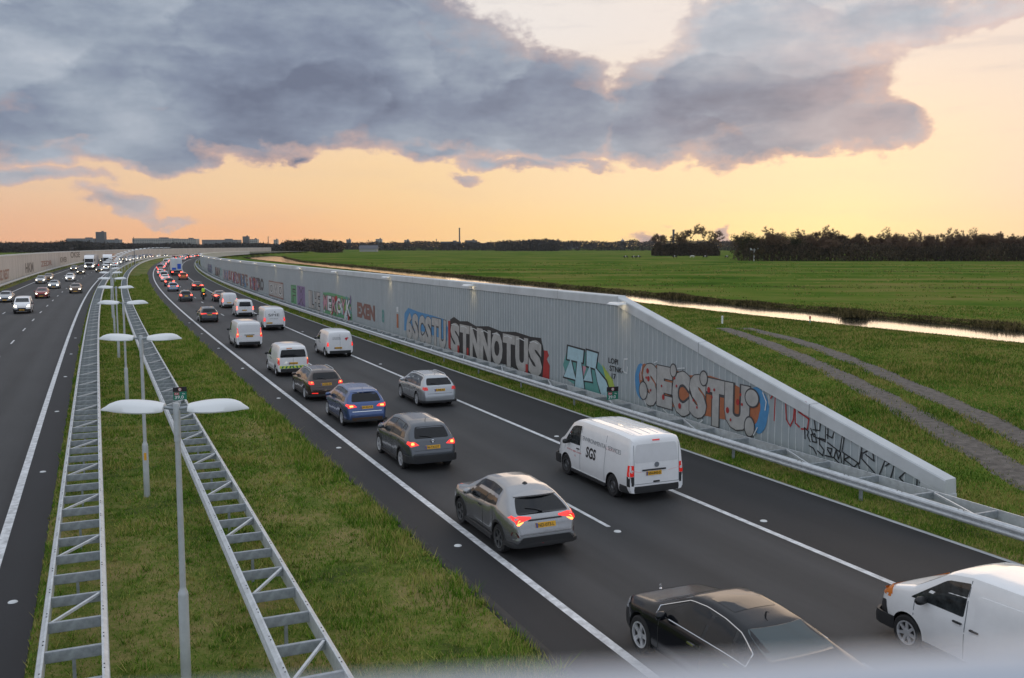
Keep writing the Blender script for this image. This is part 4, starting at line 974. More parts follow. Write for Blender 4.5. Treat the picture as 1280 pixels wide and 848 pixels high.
n = 420000; r_ = 18 + 110 * rng.uniform(0, 1, n) ** 1.5; t_ = rng.uniform(R(-8), R(33), n); x = r_ * np.sin(t_); y = r_ * np.cos(t_); s, o = to_so(x, y)
d, w, sd = pl_dist(x, y, CAN); t1 = pl_dist(x, y, np.array([(a, c, 1) for a, c in TR1]))[0]; t2 = pl_dist(x, y, np.array([(a, c, 1) for a, c in TR2]))[0]
k = (o > np.where(s > 18, 13.6, 12)) & (d > w + .3) & ((t1 > .52 + .25 * rng.uniform(0, 1, n) ** 2 + .30 * wob(x, y, .8)) | (rng.uniform(0, 1, n) < .04)) & ((t2 > .48 + .25 * rng.uniform(0, 1, n) ** 2 + .30 * wob(x, y, .8)) | (rng.uniform(0, 1, n) < .04)) & ((sd < 0) | (rng.uniform(0, 1, n) < .35)); k &= ~((sd > 0) & (d > 30))
# near side of the canal is rough pasture, the far side is mown
x, y, r_ = x[k], y[k], r_[k]; d, w, sdk = d[k], w[k], sd[k]; o, s = o[k], s[k]
rough = np.clip(wob(x, y, 3.2) * 1.5 + .5, .2, 1.6); h = (.05 + .07 * rough * np.where(sdk < 0, smooth((d - w) / 5.), 1) + .08 * smooth((o - 13) / 1.) * smooth((18 - o) / 3) * (s > 34)) * (1 + r_ / 140)
blades('field_grass', x, y, ground_z(x, y) - .01, h, .010 + r_ * .0007, M_BLD)
# reeds along the far bank of the canal
n = 70000; i = rng.integers(1, len(CAN) - 3, n); t = rng.uniform(0, 1, n); px = CAN[i, 0] + t * (CAN[i + 1, 0] - CAN[i, 0]); py = CAN[i, 1] + t * (CAN[i + 1, 1] - CAN[i, 1]); pw = CAN[i, 2] + t * (CAN[i + 1, 2] - CAN[i, 2])
dd = CAN[i + 1, :2] - CAN[i, :2]; dd /= np.hypot(dd[:, 0], dd[:, 1])[:, None]; far = rng.uniform(0, 1, n) < .88
q = np.where(far, pw - .15 + np.abs(rng.normal(0, .55, n)), -(pw - .1 + np.abs(rng.normal(0, .3, n)))); bx = px + dd[:, 1] * q; by = py - dd[:, 0] * q; dist = np.hypot(bx, by)
clump = np.clip(.5 + wob(px, py, 2.5), .15, 1.5); hh = np.where(far, .30 * clump + .08, 0.08 * clump) * rng.uniform(.6, 1.2, n)
reeds = blades('canal_reeds', bx, by, np.maximum(ground_z(bx, by), -.45), hh, .03 + dist * .0009, M_REED, lean=.25)
# dark sedge in the field ditches and rush tufts across the meadow
for D_, n in ((DITCH, 16000), (DITCH2, 3500), (DITCH3, 12000)):
    i = rng.integers(1, len(D_), n); t = rng.uniform(0, 1, n) ; x = D_[i - 1, 0] + t * (D_[i, 0] - D_[i - 1, 0]); y = D_[i - 1, 1] + t * (D_[i, 1] - D_[i - 1, 1]) + rng.normal(0, .35, n)
    k = wob(x, y, 4) + rng.uniform(-.6, .6, n) > -.35; x, y = x[k], y[k]; dist = np.hypot(x, y); blades('ditch_sedge', x, y, ground_z(x, y), .30 + dist * .0006, .05 + dist * .0008, M_REED)
nc = 1500; r0 = 90 + 330 * rng.uniform(0, 1, nc); a0 = rng.uniform(R(-12), R(32), nc); kk = np.repeat(np.arange(nc), 9); x = (r0 * np.sin(a0))[kk] + rng.normal(0, .5, len(kk)); y = (r0 * np.cos(a0))[kk] + rng.normal(0, .3, len(kk))
s, o = to_so(x, y); d, w, sd = pl_dist(x, y, CAN); k = (o > 22) & (d > w + 1.5) & (sd > 0); x, y = x[k], y[k]; dist = np.hypot(x, y); blades('meadow_rushes', x, y, ground_z(x, y), .16 + dist * .0003, .05 + dist * .0007, M_BLD)
# bush standing out into the canal
n = 5000; a_ = rng.normal(0, 1, (n, 3)); x = 37.6 + a_[:, 0] * .55; y = 102.5 + a_[:, 1] * .6; bz = -.4 + np.abs(a_[:, 2]) * .22
bush = blades('reed_clump', x, y, bz, .45, .05, M_REED); del bush['kind']; tag(bush, 'brown reed clump leaning out over the canal', 'reeds')

# ------------------------------------------------------------------ noise walls
WOF = 12.9
def wall_top(s): return max(.9, min(1., (s - 18.5) / 18.1) * 4.2 + .92) if s < 36.6 else 5.16 - .00196 * (s - 36.6)
m, N, L, b = nodes_mat('wall_panel'); tc = N.new('ShaderNodeTexCoord'); v = tc.outputs['Object']
st = N.new('ShaderNodeMapping'); st.inputs['Scale'].default_value = (1, 1, .12); L.new(v, st.inputs[0])
f = mth(N, L, 'ADD', mth(N, L, 'MULTIPLY', noise(N, L, st.outputs[0], 2.2, 5, .7), .6), mth(N, L, 'MULTIPLY', noise(N, L, v, .25, 4, .6), .4))
L.new(rmp(N, L, f, [(.3, (.25, .295, .315)), (.5, (.32, .365, .385)), (.7, (.39, .425, .44))]), b.inputs['Base Color']); b.inputs['Roughness'].default_value = .6; M_WALL = m
M_RIB = mat('wall_rib', (.50, .54, .55), .5, var=.12, vscale=3)
m, N, L, b = nodes_mat('wall_panel_left'); tc = N.new('ShaderNodeTexCoord'); v = tc.outputs['Object']
st = N.new('ShaderNodeMapping'); st.inputs['Scale'].default_value = (1, 1, .1); L.new(v, st.inputs[0])
L.new(rmp(N, L, noise(N, L, st.outputs[0], .8, 6, .7), [(.3, (.31, .30, .29)), (.55, (.46, .44, .42)), (.75, (.54, .52, .50))]), b.inputs['Base Color']); b.inputs['Roughness'].default_value = .7; M_WALLL = m
wall = thing('noise_barrier_wall', 'long blue grey ribbed noise wall with graffiti, sloping down to its end at the right', 'wall')
def curtain(name, s0, s1, o, zb, zt, m, parent, step=1.0, flip=False):
    ss = np.arange(s0, s1 + .01, step); V = []; F = []
    for i, s in enumerate(ss):
        p = P(s, o); V += [(p.x, p.y, p.z + zb), (p.x, p.y, zt(s))]
        if i: F.append((2 * i - 2, 2 * i - 1, 2 * i + 1, 2 * i) if not flip else (2 * i, 2 * i + 1, 2 * i - 1, 2 * i - 2))
    return V, F
def swept(name, s0, s1, prof_, m, parent, step=1.0, smooth_=None, breaks=()):
    """prof_(s) -> closed list of (offset, absolute z)"""
    ss = sorted(set(list(np.arange(s0, min(s1, 160), step)) + list(np.arange(max(s0, 160), s1, 5.)) + [s1] + list(breaks))); V = []; F = []; n = 0
    for i, s in enumerate(ss):
        pr = prof_(s); n = len(pr)
        for (o, z) in pr: p = P(s, o); V.append((p.x, p.y, z))
        if i:
            for k in range(n): a, b2 = (i - 1) * n + k, (i - 1) * n + (k + 1) % n; F.append((a, b2, b2 + n, a + n))
    F += [tuple(range(n)), tuple(reversed(range(len(V) - n, len(V))))]
    mb = MB().add(V, F); ob = mb.build(name, m, parent, smooth=smooth_)
    bm = bmesh.new(); bm.from_mesh(ob.data); bmesh.ops.recalc_face_normals(bm, faces=bm.faces); bm.to_mesh(ob.data); bm.free(); return ob
WE = 700
swept('wall_panel', 19.3, WE, lambda s: [(WOF, RZ(s) - .3), (WOF, wall_top(s) - .40), (WOF + .25, wall_top(s) - .40), (WOF + .25, RZ(s) - .3)], M_WALL, wall, breaks=(36.6,))
rb = MB()
s = 19.6
while s < 420:
    zt = wall_top(s) - .40
    if zt > .15:
        a = [P(s, WOF + .01), P(s + .035 + s * .0002, WOF + .01), P(s + .035 + s * .0002, WOF - .014), P(s, WOF - .014)]
        rb.add([(q.x, q.y, RZ(s) - .2) for q in a] + [(q.x, q.y, zt) for q in a], [(0, 1, 5, 4), (1, 2, 6, 5), (2, 3, 7, 6), (3, 0, 4, 7)])
    s += .36 if s < 130 else .72
rb.build('panel_rib', M_RIB, wall)
swept('coping', 18.5, WE, lambda s: [(WOF - .05, wall_top(s) - .42), (WOF - .05, wall_top(s) - .04), (WOF - .02, wall_top(s)), (WOF + .36, wall_top(s) + .015), (WOF + .40, wall_top(s) - .42)], M_COPE, wall, breaks=(36.6,))
swept('end_post', 18.48, 19.35, lambda s: [(WOF - .055, RZ(s) - .3), (WOF - .055, wall_top(s) - .422), (WOF + .405, wall_top(s) - .422), (WOF + .405, RZ(s) - .3)], M_COPE, wall, step=.3)
jn = MB()
for s in [24.0, 30.3, 36.6] + list(np.arange(42.6, 400, 6.)):
    zt = wall_top(s); a = P(s, WOF - .055); c = P(s + .02, WOF - .055); e = P(s + .02, WOF + .39); d = P(s, WOF + .39)
    jn.add([(a.x, a.y, zt - .41), (c.x, c.y, zt - .41), (c.x, c.y, zt + .004), (a.x, a.y, zt + .004), (e.x, e.y, zt + .025), (d.x, d.y, zt + .025)], [(0, 1, 2, 3), (3, 2, 4, 5)])
jn.build('coping_joint', mat('joint_dark', (.10, .11, .12), .8), wall)
# wall lamps
lampn = ['first', 'second', 'third', 'fourth', 'fifth', 'sixth', 'seventh', 'eighth', 'ninth', 'tenth']
lprot = None
for i in range(16):
    s = 36.1 + 18.3 * i; p = P(s, WOF - .06); p.z = wall_top(s) - .16
    if lprot is None:
        lprot = thing('wall_lamp', '', 'lamp')
        MB().add([(x_ * .55, -y_ * 1.2, z_ * 1.2) for x_, y_, z_ in [(-1, .12, 0), (1, .12, 0), (1, .34, -.01), (.8, .44, -.03), (-.9, .44, -.03), (-1, .34, -.01), (-.95, .14, .06), (.95, .14, .06), (.9, .34, .05), (.7, .40, .02), (-.8, .40, .02), (-.92, .34, .05)]],
                 [(0, 1, 2, 3, 4, 5), (6, 11, 10, 9, 8, 7), (0, 6, 7, 1), (1, 7, 8, 2), (2, 8, 9, 3), (3, 9, 10, 4), (4, 10, 11, 5), (5, 11, 6, 0)]).build('lamp_shade', M_LAMPW, lprot)
        MB().box((-.1, -.07, -.02), (.10, .14, .10)).build('bracket', M_STEEL, lprot)
        MB().box((.0, -.22, -.018), (.3, .12, .012)).build('bulb', mat('wall_lamp_light', (.9, .8, .6), .5, emit=(1., .78, .48), es=12.), lprot)
        l = lprot
    else: l = copy_tree(lprot)
    l.location = p; l.rotation_euler = (0, 0, -math.pi / 2 - A(s))
    lab = 'white wall lamp, ' + ('at the bend where the ribbed wall starts to slope' if i == 0 else lampn[i] + ' from the bend of the ribbed wall' if i < 8 else 'far along the ribbed wall')
    tag(l, lab, 'lamp', 'lamps along the noise wall' if i < 8 else 'distant lamps along the noise wall')
    if i < 9:
        ld = bpy.data.lights.new('wall_lamp_glow', 'SPOT'); ld.energy = 9; ld.color = (1, .72, .40); ld.spot_size = R(88); ld.spot_blend = .9; ld.shadow_soft_size = .06
        lo = bpy.data.objects.new('wall_lamp_glow', ld); link(lo, l); lo.location = (.12, -.36, -.08); lo.rotation_euler = (R(24), 0, 0)

# ------------------------------------------------------------------ graffiti
def wallmap(V, F, s0, z0, lift, name, m, parent=None, sh=0., o=WOF, sgn=-1, rel=0):
    """x runs towards the bridge along the wall; z0 at the left end, sh = rise per metre"""
    out = []
    for a, b_ in V:
        s = s0 - a; p = P(s, o + sgn * lift * 1.); out.append((p.x, p.y, z0 + b_ + a * sh + rel * RZ(s)))
    return MB().add(out, F).build(name, m, parent or wall)
def blob(cx, cy, rx, ry, n=22, jag=.0, ph=0.):
    return [(cx + rx * (1 + jag * math.sin(3 * t + ph) + jag * .6 * math.sin(7 * t + ph * 2)) * math.cos(t), cy + ry * (1 + jag * math.sin(4 * t + ph)) * math.sin(t)) for t in np.linspace(0, 2 * math.pi, n, endpoint=False)]
def stroke(pts, w):
    V = []; F = []
    for i in range(len(pts) - 1):
        a, b_ = Vector(pts[i]), Vector(pts[i + 1]); d = (b_ - a).normalized(); n_ = Vector((-d.y, d.x)) * w / 2; a = a - d * w * .35; b_ = b_ + d * w * .35
        k = len(V); V += [tuple(a - n_), tuple(b_ - n_), tuple(b_ + n_), tuple(a + n_)]; F.append((k, k + 1, k + 2, k + 3))
    return V, F
PT = lambda n_, c: mat('spray_' + n_, c, .55, var=.12, vscale=4)
P_SIL = mat('spray_silver', (.42, .42, .41), .45, .1, var=.18, vscale=2.); P_BLK = PT('black', (.02, .022, .026)); P_DK = PT('charcoal', (.06, .06, .065)); P_RED = PT('red', (.38, .03, .03)); P_BLU = PT('blue', (.07, .25, .48)); P_ORA = PT('rust_orange', (.38, .13, .06)); P_WHT = PT('white', (.62, .65, .66)); P_LBL = PT('pale_blue', (.38, .56, .62)); P_GRN = PT('green', (.10, .32, .16)); P_TEAL = PT('teal', (.10, .30, .28)); P_PUR = PT('purple', (.20, .15, .30)); P_BRN = PT('brown', (.22, .11, .09)); P_PNK = PT('pink', (.50, .25, .30)); P_LIME = PT('lime', (.35, .45, .08))
def piece(name, label, s0, z0, layers):
    """layers: (V, F, material, depth index)"""
    mb = MB(); mats = []
    for (V, F, m_, d) in layers:
        if m_ not in mats: mats.append(m_)
        out = []
        for a, b_ in V:
            p = P(s0 - a, WOF - .016 - .0035 * d); out.append((p.x, p.y, z0 + b_))
        mb.add(out, F, mats.index(m_))
    o = mb.build(name, mats, wall); o['label'] = label; return o
def poly(p): return [p], [tuple(range(len(p)))]
def bubble(layers, ch, x, y, w, h, out=P_BLK, fill=P_SIL, d=2, b1=.16, b2=.06, skew=0.):
    for bb, m_, dd, g in ((b1, out, d, .09), (b2, fill, d + 1, 0)):
        V, F = text_mesh(ch, 1, bb * .5)
        if not V: continue
        X = max(v[0] for v in V); Y = max(v[1] for v in V)
        gx, gy = g, g
        layers.append(([(x - gx / 2 + v[0] / X * (w + gx) + skew * v[1], y - gy / 2 + v[1] / Y * (h + gy)) for v in V], F, m_, dd))
def fan(pts): return pts, [tuple(range(len(pts)))]
# SECSTU (nearest, large)
Ls = []
p_, f_ = fan(blob(.42, 1.22, .52, .78, jag=.03)); Ls.append((p_, f_, P_BLU, 0)); p_, f_ = fan(blob(.75, 1.3, .50, .72, jag=.06)); Ls.append((p_, f_, P_ORA, 1))
p_, f_ = fan(blob(8.25, 1.22, .62, .82, jag=.05)); Ls.append((p_, f_, P_BLU, 0)); p_, f_ = fan(blob(7.9, 1.25, .50, .62, jag=.05)); Ls.append((p_, f_, P_ORA, 1))
p_, f_ = fan([(1.0, 1.6), (1.6, 2.08), (2.8, 2.05), (4, 1.95), (5.4, 2.1), (6.8, 2.0), (7.6, 1.8), (7.2, .6), (5, .5), (2, .5), (1.1, .6)]); Ls.append((p_, f_, P_ORA, 1))
ws = [1.15, 1.15, 1.25, 1.15, 1.2, 1.45]; x = .55
for i, ch in enumerate('SECSTU'):
    yb = .28 + (.12 if i % 2 else 0) - .02 * i; hh_ = 1.80 - (.1 if i % 2 else 0)
    bubble(Ls, ch, x, yb, ws[i], hh_, out=P_DK, d=2 + (i % 2) * 2, b1=.24, b2=.15)
    x += ws[i] * .985
for i, (a, b_) in enumerate([(.95, 1.75), (1.2, .95), (2.05, 1.25), (2.2, .8), (3.0, 1.7), (3.15, 1.4), (3.4, .62), (4.35, 1.0), (4.6, .75), (5.35, 1.55), (5.7, 1.6), (5.55, 1.3), (6.55, .95), (6.75, .62), (7.3, 1.65), (7.15, 1.35), (7.4, 1.3), (.85, 1.45), (1.02, 1.42)]):
    p_, f_ = fan(blob(a, b_, .10 if i % 3 == 0 else .055, .12 if i % 3 == 0 else .06, 12)); Ls.append((p_, f_, P_RED, 8))
for pts in ([(.5, 1.9), (.42, 1.6), (.45, 1.3)], [(1.45, 2.15), (1.7, 2.25)], [(3.2, 2.12), (3.7, 2.2)], [(8.55, 1.9), (8.75, 1.6), (8.7, 1.3)], [(.7, .45), (.95, .2)], [(2.2, .3), (2.6, .15), (3.0, .2)], [(6.2, .15), (6.8, .08)], [(8.3, .6), (8.1, .3)], [(5.0, .3), (4.7, .12)]):
    V, F = stroke(pts, .05); Ls.append((V, F, P_WHT, 8))
for (cx, cy, rx, ry) in ((.62, .85, .30, .36), (7.95, 1.62, .36, .30), (7.85, .55, .26, .34), (5.0, 1.95, .22, .26), (2.9, 2.0, .2, .24)):
    p_, f_ = fan(blob(cx, cy, rx + .06, ry + .06)); Ls.append((p_, f_, P_DK, 6)); p_, f_ = fan(blob(cx, cy, rx, ry)); Ls.append((p_, f_, P_SIL, 7))
piece('graffiti', 'silver bubble letter graffiti SECSTU with red dots on orange and blue', 34.95, .34, Ls)
# pale blue T A
Ls = []
p_, f_ = fan([(-.1, 1.0), (.3, 1.75), (1.2, 1.7), (2.2, 1.9), (3.3, 1.65), (4.4, 1.2), (5.2, .2), (3.6, .05), (1.5, .1), (.4, .3)]); Ls.append((p_, f_, P_TEAL, 0))
p_, f_ = fan([(3.9, 1.5), (4.9, .9), (5.4, .1), (4.9, .05), (4.3, .8)]); Ls.append((p_, f_, P_LIME, 1)); p_, f_ = fan([(1.5, 1.2), (2.0, .5), (2.4, 1.2)]); Ls.append((p_, f_, P_PNK, 1))
for sh_ in ([(.35, 1.35), (.45, 2.0), (2.1, 1.95), (2.0, 1.35)], [(.0, .42), (.75, 1.4), (1.3, .42)], [(1.2, .05), (1.45, 1.35), (1.85, 1.35), (2.2, .1)], [(2.4, 1.25), (2.4, 2.0), (3.5, 1.95), (3.3, 1.2)], [(2.1, .5), (2.75, 1.3), (3.0, .55)], [(3.2, 1.3), (4.3, .75), (4.9, .0), (3.9, .0), (3.5, .6)]):
    c = (sum(q[0] for q in sh_) / len(sh_), sum(q[1] for q in sh_) / len(sh_)); big = [(q[0] + (q[0] - c[0]) * .10 + math.copysign(.05, q[0] - c[0]), q[1] + (q[1] - c[1]) * .06 + math.copysign(.06, q[1] - c[1])) for q in sh_]
    p_, f_ = fan(big); Ls.append((p_, f_, P_BLK, 2)); p_, f_ = fan(sh_); Ls.append((p_, f_, P_LBL, 3))
piece('graffiti', 'pale blue angular letters outlined in black behind the green distance sign', 41.9, .42, Ls)
def tagtext(body, s0, z0, w, h, m_, label, bold=.02, d=1, sh=0.):
    V, F = text_mesh(body, 1, bold, w=w, h=h); return piece('graffiti', label, s0, z0, [([(a, b_ + a * sh) for a, b_ in V], F, m_, d)])
tagtext('LOPI\n STNK-\n  17', 37.4, 1.35, 1.35, .95, P_BLK, 'small black scrawl beside the pale blue letters')
V, F = stroke([(0, .05), (0, .62), (.28, .66)], .07); V2, F2 = stroke([(0, .05), (.28, .02), (.3, .3)], .07); piece('graffiti', 'small white bracket mark left of the SECSTU letters', 36.0, 1.75, [(V, F, P_WHT, 1), (V2, F2, P_WHT, 1)])
# STNNOTUS
Ls = []; x = .35; n8 = 'STNNOTUS'
p_, f_ = fan([(-.1, .4), (-.15, 2.2), (.25, 2.25), (.35, .3)]); Ls.append((p_, f_, P_RED, 0)); p_, f_ = fan([(14.2, .05), (14.3, 1.7), (15.1, 1.75), (15.25, 1.5), (15.0, 1.3), (15.35, 1.0), (15.3, .1)]); Ls.append((p_, f_, P_RED, 0))
p_, f_ = fan([(.3, .35), (.3, 2.35), (1.0, 2.55), (2.1, 2.35), (3.5, 2.45), (5, 2.25), (7, 2.4), (9, 2.25), (11, 2.4), (13, 2.3), (14.3, 2.35), (14.7, 1.6), (14.5, .2), (12.5, .15), (10, .4), (6, .25), (3, .3)]); Ls.append((p_, f_, P_BLK, 1))
for i, ch in enumerate(n8):
    w = 1.72; bubble(Ls, ch, x, .22, w, 1.95, out=P_BLK, d=2 + (i % 2) * 2, b1=.20, b2=.13)
    V, F = stroke([(x + .2, 2.0), (x + .7, 2.08), (x + 1.3, 2.0)], .05); Ls.append((V, F, P_WHT, 7)); x += w * 1.03
for a in (1.7, 3.4, 12.4): p_, f_ = fan([(a, .1), (a, .75), (a + .3, .75), (a + .3, .1)]); Ls.append((p_, f_, P_RED, 8))
piece('graffiti', 'long row of silver block letters with heavy black outline and red edges', 58.9, .20, Ls)
# 6SCSTU
Ls = []; p_, f_ = fan([(-.6, .6), (-.5, 1.9), (.5, 2.4), (3, 2.25), (6, 2.2), (8.6, 2.1), (9.3, 1.6), (9.1, .7), (4, .9)]); Ls.append((p_, f_, P_BLU, 0)); x = 0
for i, ch in enumerate('6SCSTU'): bubble(Ls, ch, x, .05, 1.45, 2.0, out=P_DK, d=2 + (i % 2) * 2, b1=.2, b2=.12); x += 1.5
piece('graffiti', 'silver letters on a sky blue cloud, smaller piece left of the long row', 68.4, .35, Ls)
p_, f_ = fan([(0, 0), (0, 1.1), (.5, 1.1), (.5, 0)]); q_, g_ = fan([(0, 1.25), (0, 1.65), (.5, 1.65), (.5, 1.25)]); piece('graffiti', 'narrow orange and white upright mark on the wall', 71.0, 1.0, [(p_, f_, P_ORA, 0), (q_, g_, P_WHT, 0)])
tagtext('8', 75.2, 1.1, .7, 1.1, P_TEAL, 'small dark green figure eight tag')
tagtext('EXEN', 83.4, 1.0, 6.0, 1.35, P_BRN, 'brown letters on the wall between the coloured pieces', .06)
# multicoloured cluster
Ls = []; cols = [P_PNK, P_GRN, P_PUR, P_RED, P_WHT, P_LIME, P_TEAL, P_BLK, P_LBL]
p_, f_ = fan([(0, .1), (0, 2.2), (3, 2.35), (7, 2.3), (12, 2.2), (12.5, .2), (6, .1)]); Ls.append((p_, f_, P_GRN, 0))
for i in range(70):
    p_, f_ = fan(blob(random.uniform(.3, 12), random.uniform(.3, 2.05), random.uniform(.15, .5), random.uniform(.15, .45), 9, .3, i)); Ls.append((p_, f_, cols[i % 9], 1 + i * .08))
for i, ch in enumerate('MERCYK'): bubble(Ls, ch, .3 + i * 2., .5, 1.7, 1.5, out=P_BLK, fill=P_WHT if i % 2 else P_PNK, d=7.5 + (i % 2), b1=.14, b2=.05)
piece('graffiti', 'multicoloured crowded graffiti piece with green and pink', 97.8, .35, Ls)
Ls = []
for i, ch in enumerate('ILHE'): bubble(Ls, ch, i * 1.6, .2, 1.3, 1.9, out=P_BLK, fill=P_SIL, d=1, b1=.14, b2=.05)
piece('graffiti', 'narrow black and silver letters left of the multicoloured piece', 105.5, .35, Ls)
Ls = []
p_, f_ = fan([(0, 0), (0, 2.2), (3.6, 2.3), (3.6, 0)]); Ls.append((p_, f_, P_GRN, 0)); p_, f_ = fan([(4.2, 0), (4.2, 2.3), (9, 2.3), (9, 0)]); Ls.append((p_, f_, P_PUR, 0)); bubble(Ls, 'F', .3, .2, 2.8, 1.9, out=P_BLK, fill=P_GRN, d=1, b1=.12, b2=.02); bubble(Ls, 'X', 4.6, .2, 4, 1.9, out=P_BLK, fill=P_PUR, d=1, b1=.12, b2=.02)
piece('graffiti', 'dark green and purple block letters on the wall', 116.5, .45, Ls)
Ls = []; p_, f_ = fan([(0, 0), (0, 2.1), (12, 2.2), (12, 0)]); Ls.append((p_, f_, P_BRN, 0)); p_, f_ = fan([(.25, .2), (.25, 1.95), (11.7, 2.0), (11.7, .2)]); Ls.append((p_, f_, P_SIL, 1))
for i, ch in enumerate('OWO'): bubble(Ls, ch, .8 + i * 3.7, .4, 3.0, 1.4, out=P_BLK, fill=P_WHT, d=2, b1=.1, b2=0)
piece('graffiti', 'pale letters in a rounded brown outline', 134, .5, Ls)
for i, (s0, body, m_, lab) in enumerate([(152, 'NSCRO', P_DK, 'thin dark scrawl beyond the brown outlined letters'), (170, 'RUSKE', P_BRN, 'faded reddish scrawl on the wall'), (186, 'SLOWIE', P_BRN, 'faded brown letters far along the wall'), (206, 'O', P_TEAL, 'dark round tag far along the wall')]):
    tagtext(body, s0, .7 + RZ(s0) + .2, 13 if len(body) > 1 else 3, 1.8, m_, lab, .05)
for s0, ln, cs in ((149, 11, (P_PUR, P_RED, P_SIL)), (163, 10, (P_SIL, P_BRN, P_BLU)), (176, 12, (P_RED, P_PUR, P_WHT)), (192, 13, (P_BLU, P_SIL, P_PNK)), (214, 14, (P_BRN, P_SIL, P_DK)), (240, 18, (P_PUR, P_SIL, P_BLU))):
    Ls = []
    for i in range(26):
        p_, f_ = fan(blob(random.uniform(.5, ln - .5), random.uniform(.5, 1.7), random.uniform(.4, 1.1), random.uniform(.25, .6), 9, .35, i)); Ls.append((p_, f_, cs[i % 3], i * .1))
    for i in range(int(ln / 1.6)): bubble(Ls, 'SREKOANUX'[(i * 5 + int(s0)) % 9], .3 + i * 1.6, .2, 1.4, 1.8, out=P_DK, fill=cs[(i + 1) % 3], d=3.5 + (i % 2) * 1.2, b1=.16, b2=.05)
    piece('graffiti', 'interlocking graffiti piece far along the ribbed wall', s0 + ln / 2, .45 + RZ(s0), Ls)
# red and black tags near the wall end
Ls = []
for pts in ([(0, 1.15), (.25, 1.45), (.22, .4)], [(.75, 1.35), (.85, .55), (1.05, .35), (1.2, .6), (1.25, 1.3), (1.3, .5), (1.5, .4)], [(1.45, 1.3), (1.8, 1.28), (1.75, .95), (1.45, .9), (1.95, .75), (1.9, .4), (1.6, .35)]):
    V, F = stroke(pts, .055); Ls.append((V, F, P_RED, 1))
piece('graffiti', 'red handwritten tag right of the SECSTU letters', 26.0, .95, Ls)
Ls = []; sl = -.235
def bs(pts, w=.045):
    V, F = stroke([(a, b_ + a * sl) for a, b_ in pts], w); Ls.append((V, F, P_BLK, 1))
bs([(.55, 1.75), (.45, 2.12), (.75, 2.15), (.72, 1.85), (.40, 1.75)]); bs([(.75, 2.15), (1.0, 2.1), (1.0, 1.6), (.45, 1.55), (.3, 1.75)])
bs([(1.1, 1.75), (1.1, 2.2), (1.4, 2.15), (1.3, 1.85), (1.05, 1.85)]); bs([(1.45, 2.2), (1.75, 2.15), (1.65, 1.55), (1.1, 1.62)]); bs([(1.85, 2.3), (1.75, 1.6), (2.5, 1.55), (2.6, 2.2)]); bs([(1.85, 2.28), (2.2, 2.25), (2.15, 2.1)]); bs([(2.15, 2.2), (2.6, 2.22)])
bs([(2.65, 1.95), (3.0, 2.25), (3.1, 1.9), (2.75, 1.95)]); bs([(3.1, 2.3), (3.6, 2.3), (3.3, 1.5), (2.6, 1.75), (2.6, 1.95)]); bs([(3.55, 1.95), (3.95, 2.35), (3.75, 1.6)]); bs([(3.55, 2.1), (4.35, 2.3), (4.3, 2.15)])
bs([(4.55, 2.4), (4.1, 1.85), (4.75, 1.65), (4.75, 2.45)]); bs([(4.75, 1.65), (5.15, 2.15), (4.85, 2.05)]); bs([(5.05, 2.35), (5.05, 1.8)]); bs([(4.9, 2.15), (5.35, 2.25), (5.95, 2.05), (5.55, 1.8)])
bs([(.05, 1.3), (.0, 1.65), (.2, 1.6), (.15, 1.45), (.3, 1.3)]); bs([(.4, 1.35), (.32, 1.55), (.5, 1.65), (.6, 1.4), (.4, 1.35)]); bs([(.95, 1.65), (.7, 1.6), (.75, 1.4), (.95, 1.3), (.9, 1.1), (.65, 1.15)])
bs([(1.1, 1.45), (1.3, 1.5), (1.25, 1.3), (1.1, 1.4), (1.3, 1.25)]); bs([(1.4, 1.25), (1.5, 1.55), (1.6, 1.3), (1.7, 1.55), (1.75, 1.25)]); bs([(1.85, 1.6), (1.85, 1.2)]); bs([(2.1, 1.6), (1.85, 1.4), (2.3, 1.35), (2.45, 1.55), (2.55, 1.3), (2.3, 1.05), (2.1, 1.15)])
bs([(.25, 1.15), (.45, 1.15), (.6, 1.02)]); bs([(1.0, 1.15), (1.4, 1.25), (1.9, 1.1)]); bs([(1.3, 1.05), (1.5, 1.1), (1.4, .95), (1.45, .8)])
piece('graffiti', 'black marker scrawl running down towards the end of the wall', 24.25, -.28, Ls)

# left wall
lw = thing('noise_barrier_wall', 'long pale beige noise wall beyond the left carriageway', 'wall')
LT = lambda s: 5.71 + (0 if s < 600 else 0)
swept('wall_panel', 24, 1000, lambda s: [(-26.3, RZ(s) - .3), (-26.3, 5.45), (-26.7, 5.45), (-26.7, min(-.5, RZ(s) - .3))], M_WALLL, lw)
swept('coping', 24, 1000, lambda s: [(-26.24, 5.44), (-26.24, 5.72), (-26.76, 5.72), (-26.76, 5.44)], M_COPE, lw)
def lwtext(body, s0, z0, w, h, m_, label):
    V, F = text_mesh(body, 1, .03, w=w, h=h); out = []
    for a, b_ in V: p = P(s0 + a, -26.28); out.append((p.x, p.y, z0 + b_ + RZ(s0)))
    o = MB().add(out, F).build('graffiti', m_, lw); o['label'] = label
lwtext('WUZ REST', 185, 1.0, 20, 1.9, P_BRN, 'faded brown letters at the left end of the beige wall'); lwtext('HKM', 232, 1.0, 15, 2.2, P_DK, 'dark blue grey letters on the beige wall'); lwtext('ZEDR', 262, 1.5, 24, 1.4, P_BRN, 'thin scrawl on the beige wall'); lwtext('KWER', 305, 1.4, 16, 1.6, P_DK, 'dark scrawl before the lorries'); lwtext('OKSE', 330, 2.2, 24, 2.0, P_DK, 'high dark scrawl behind the lorries')

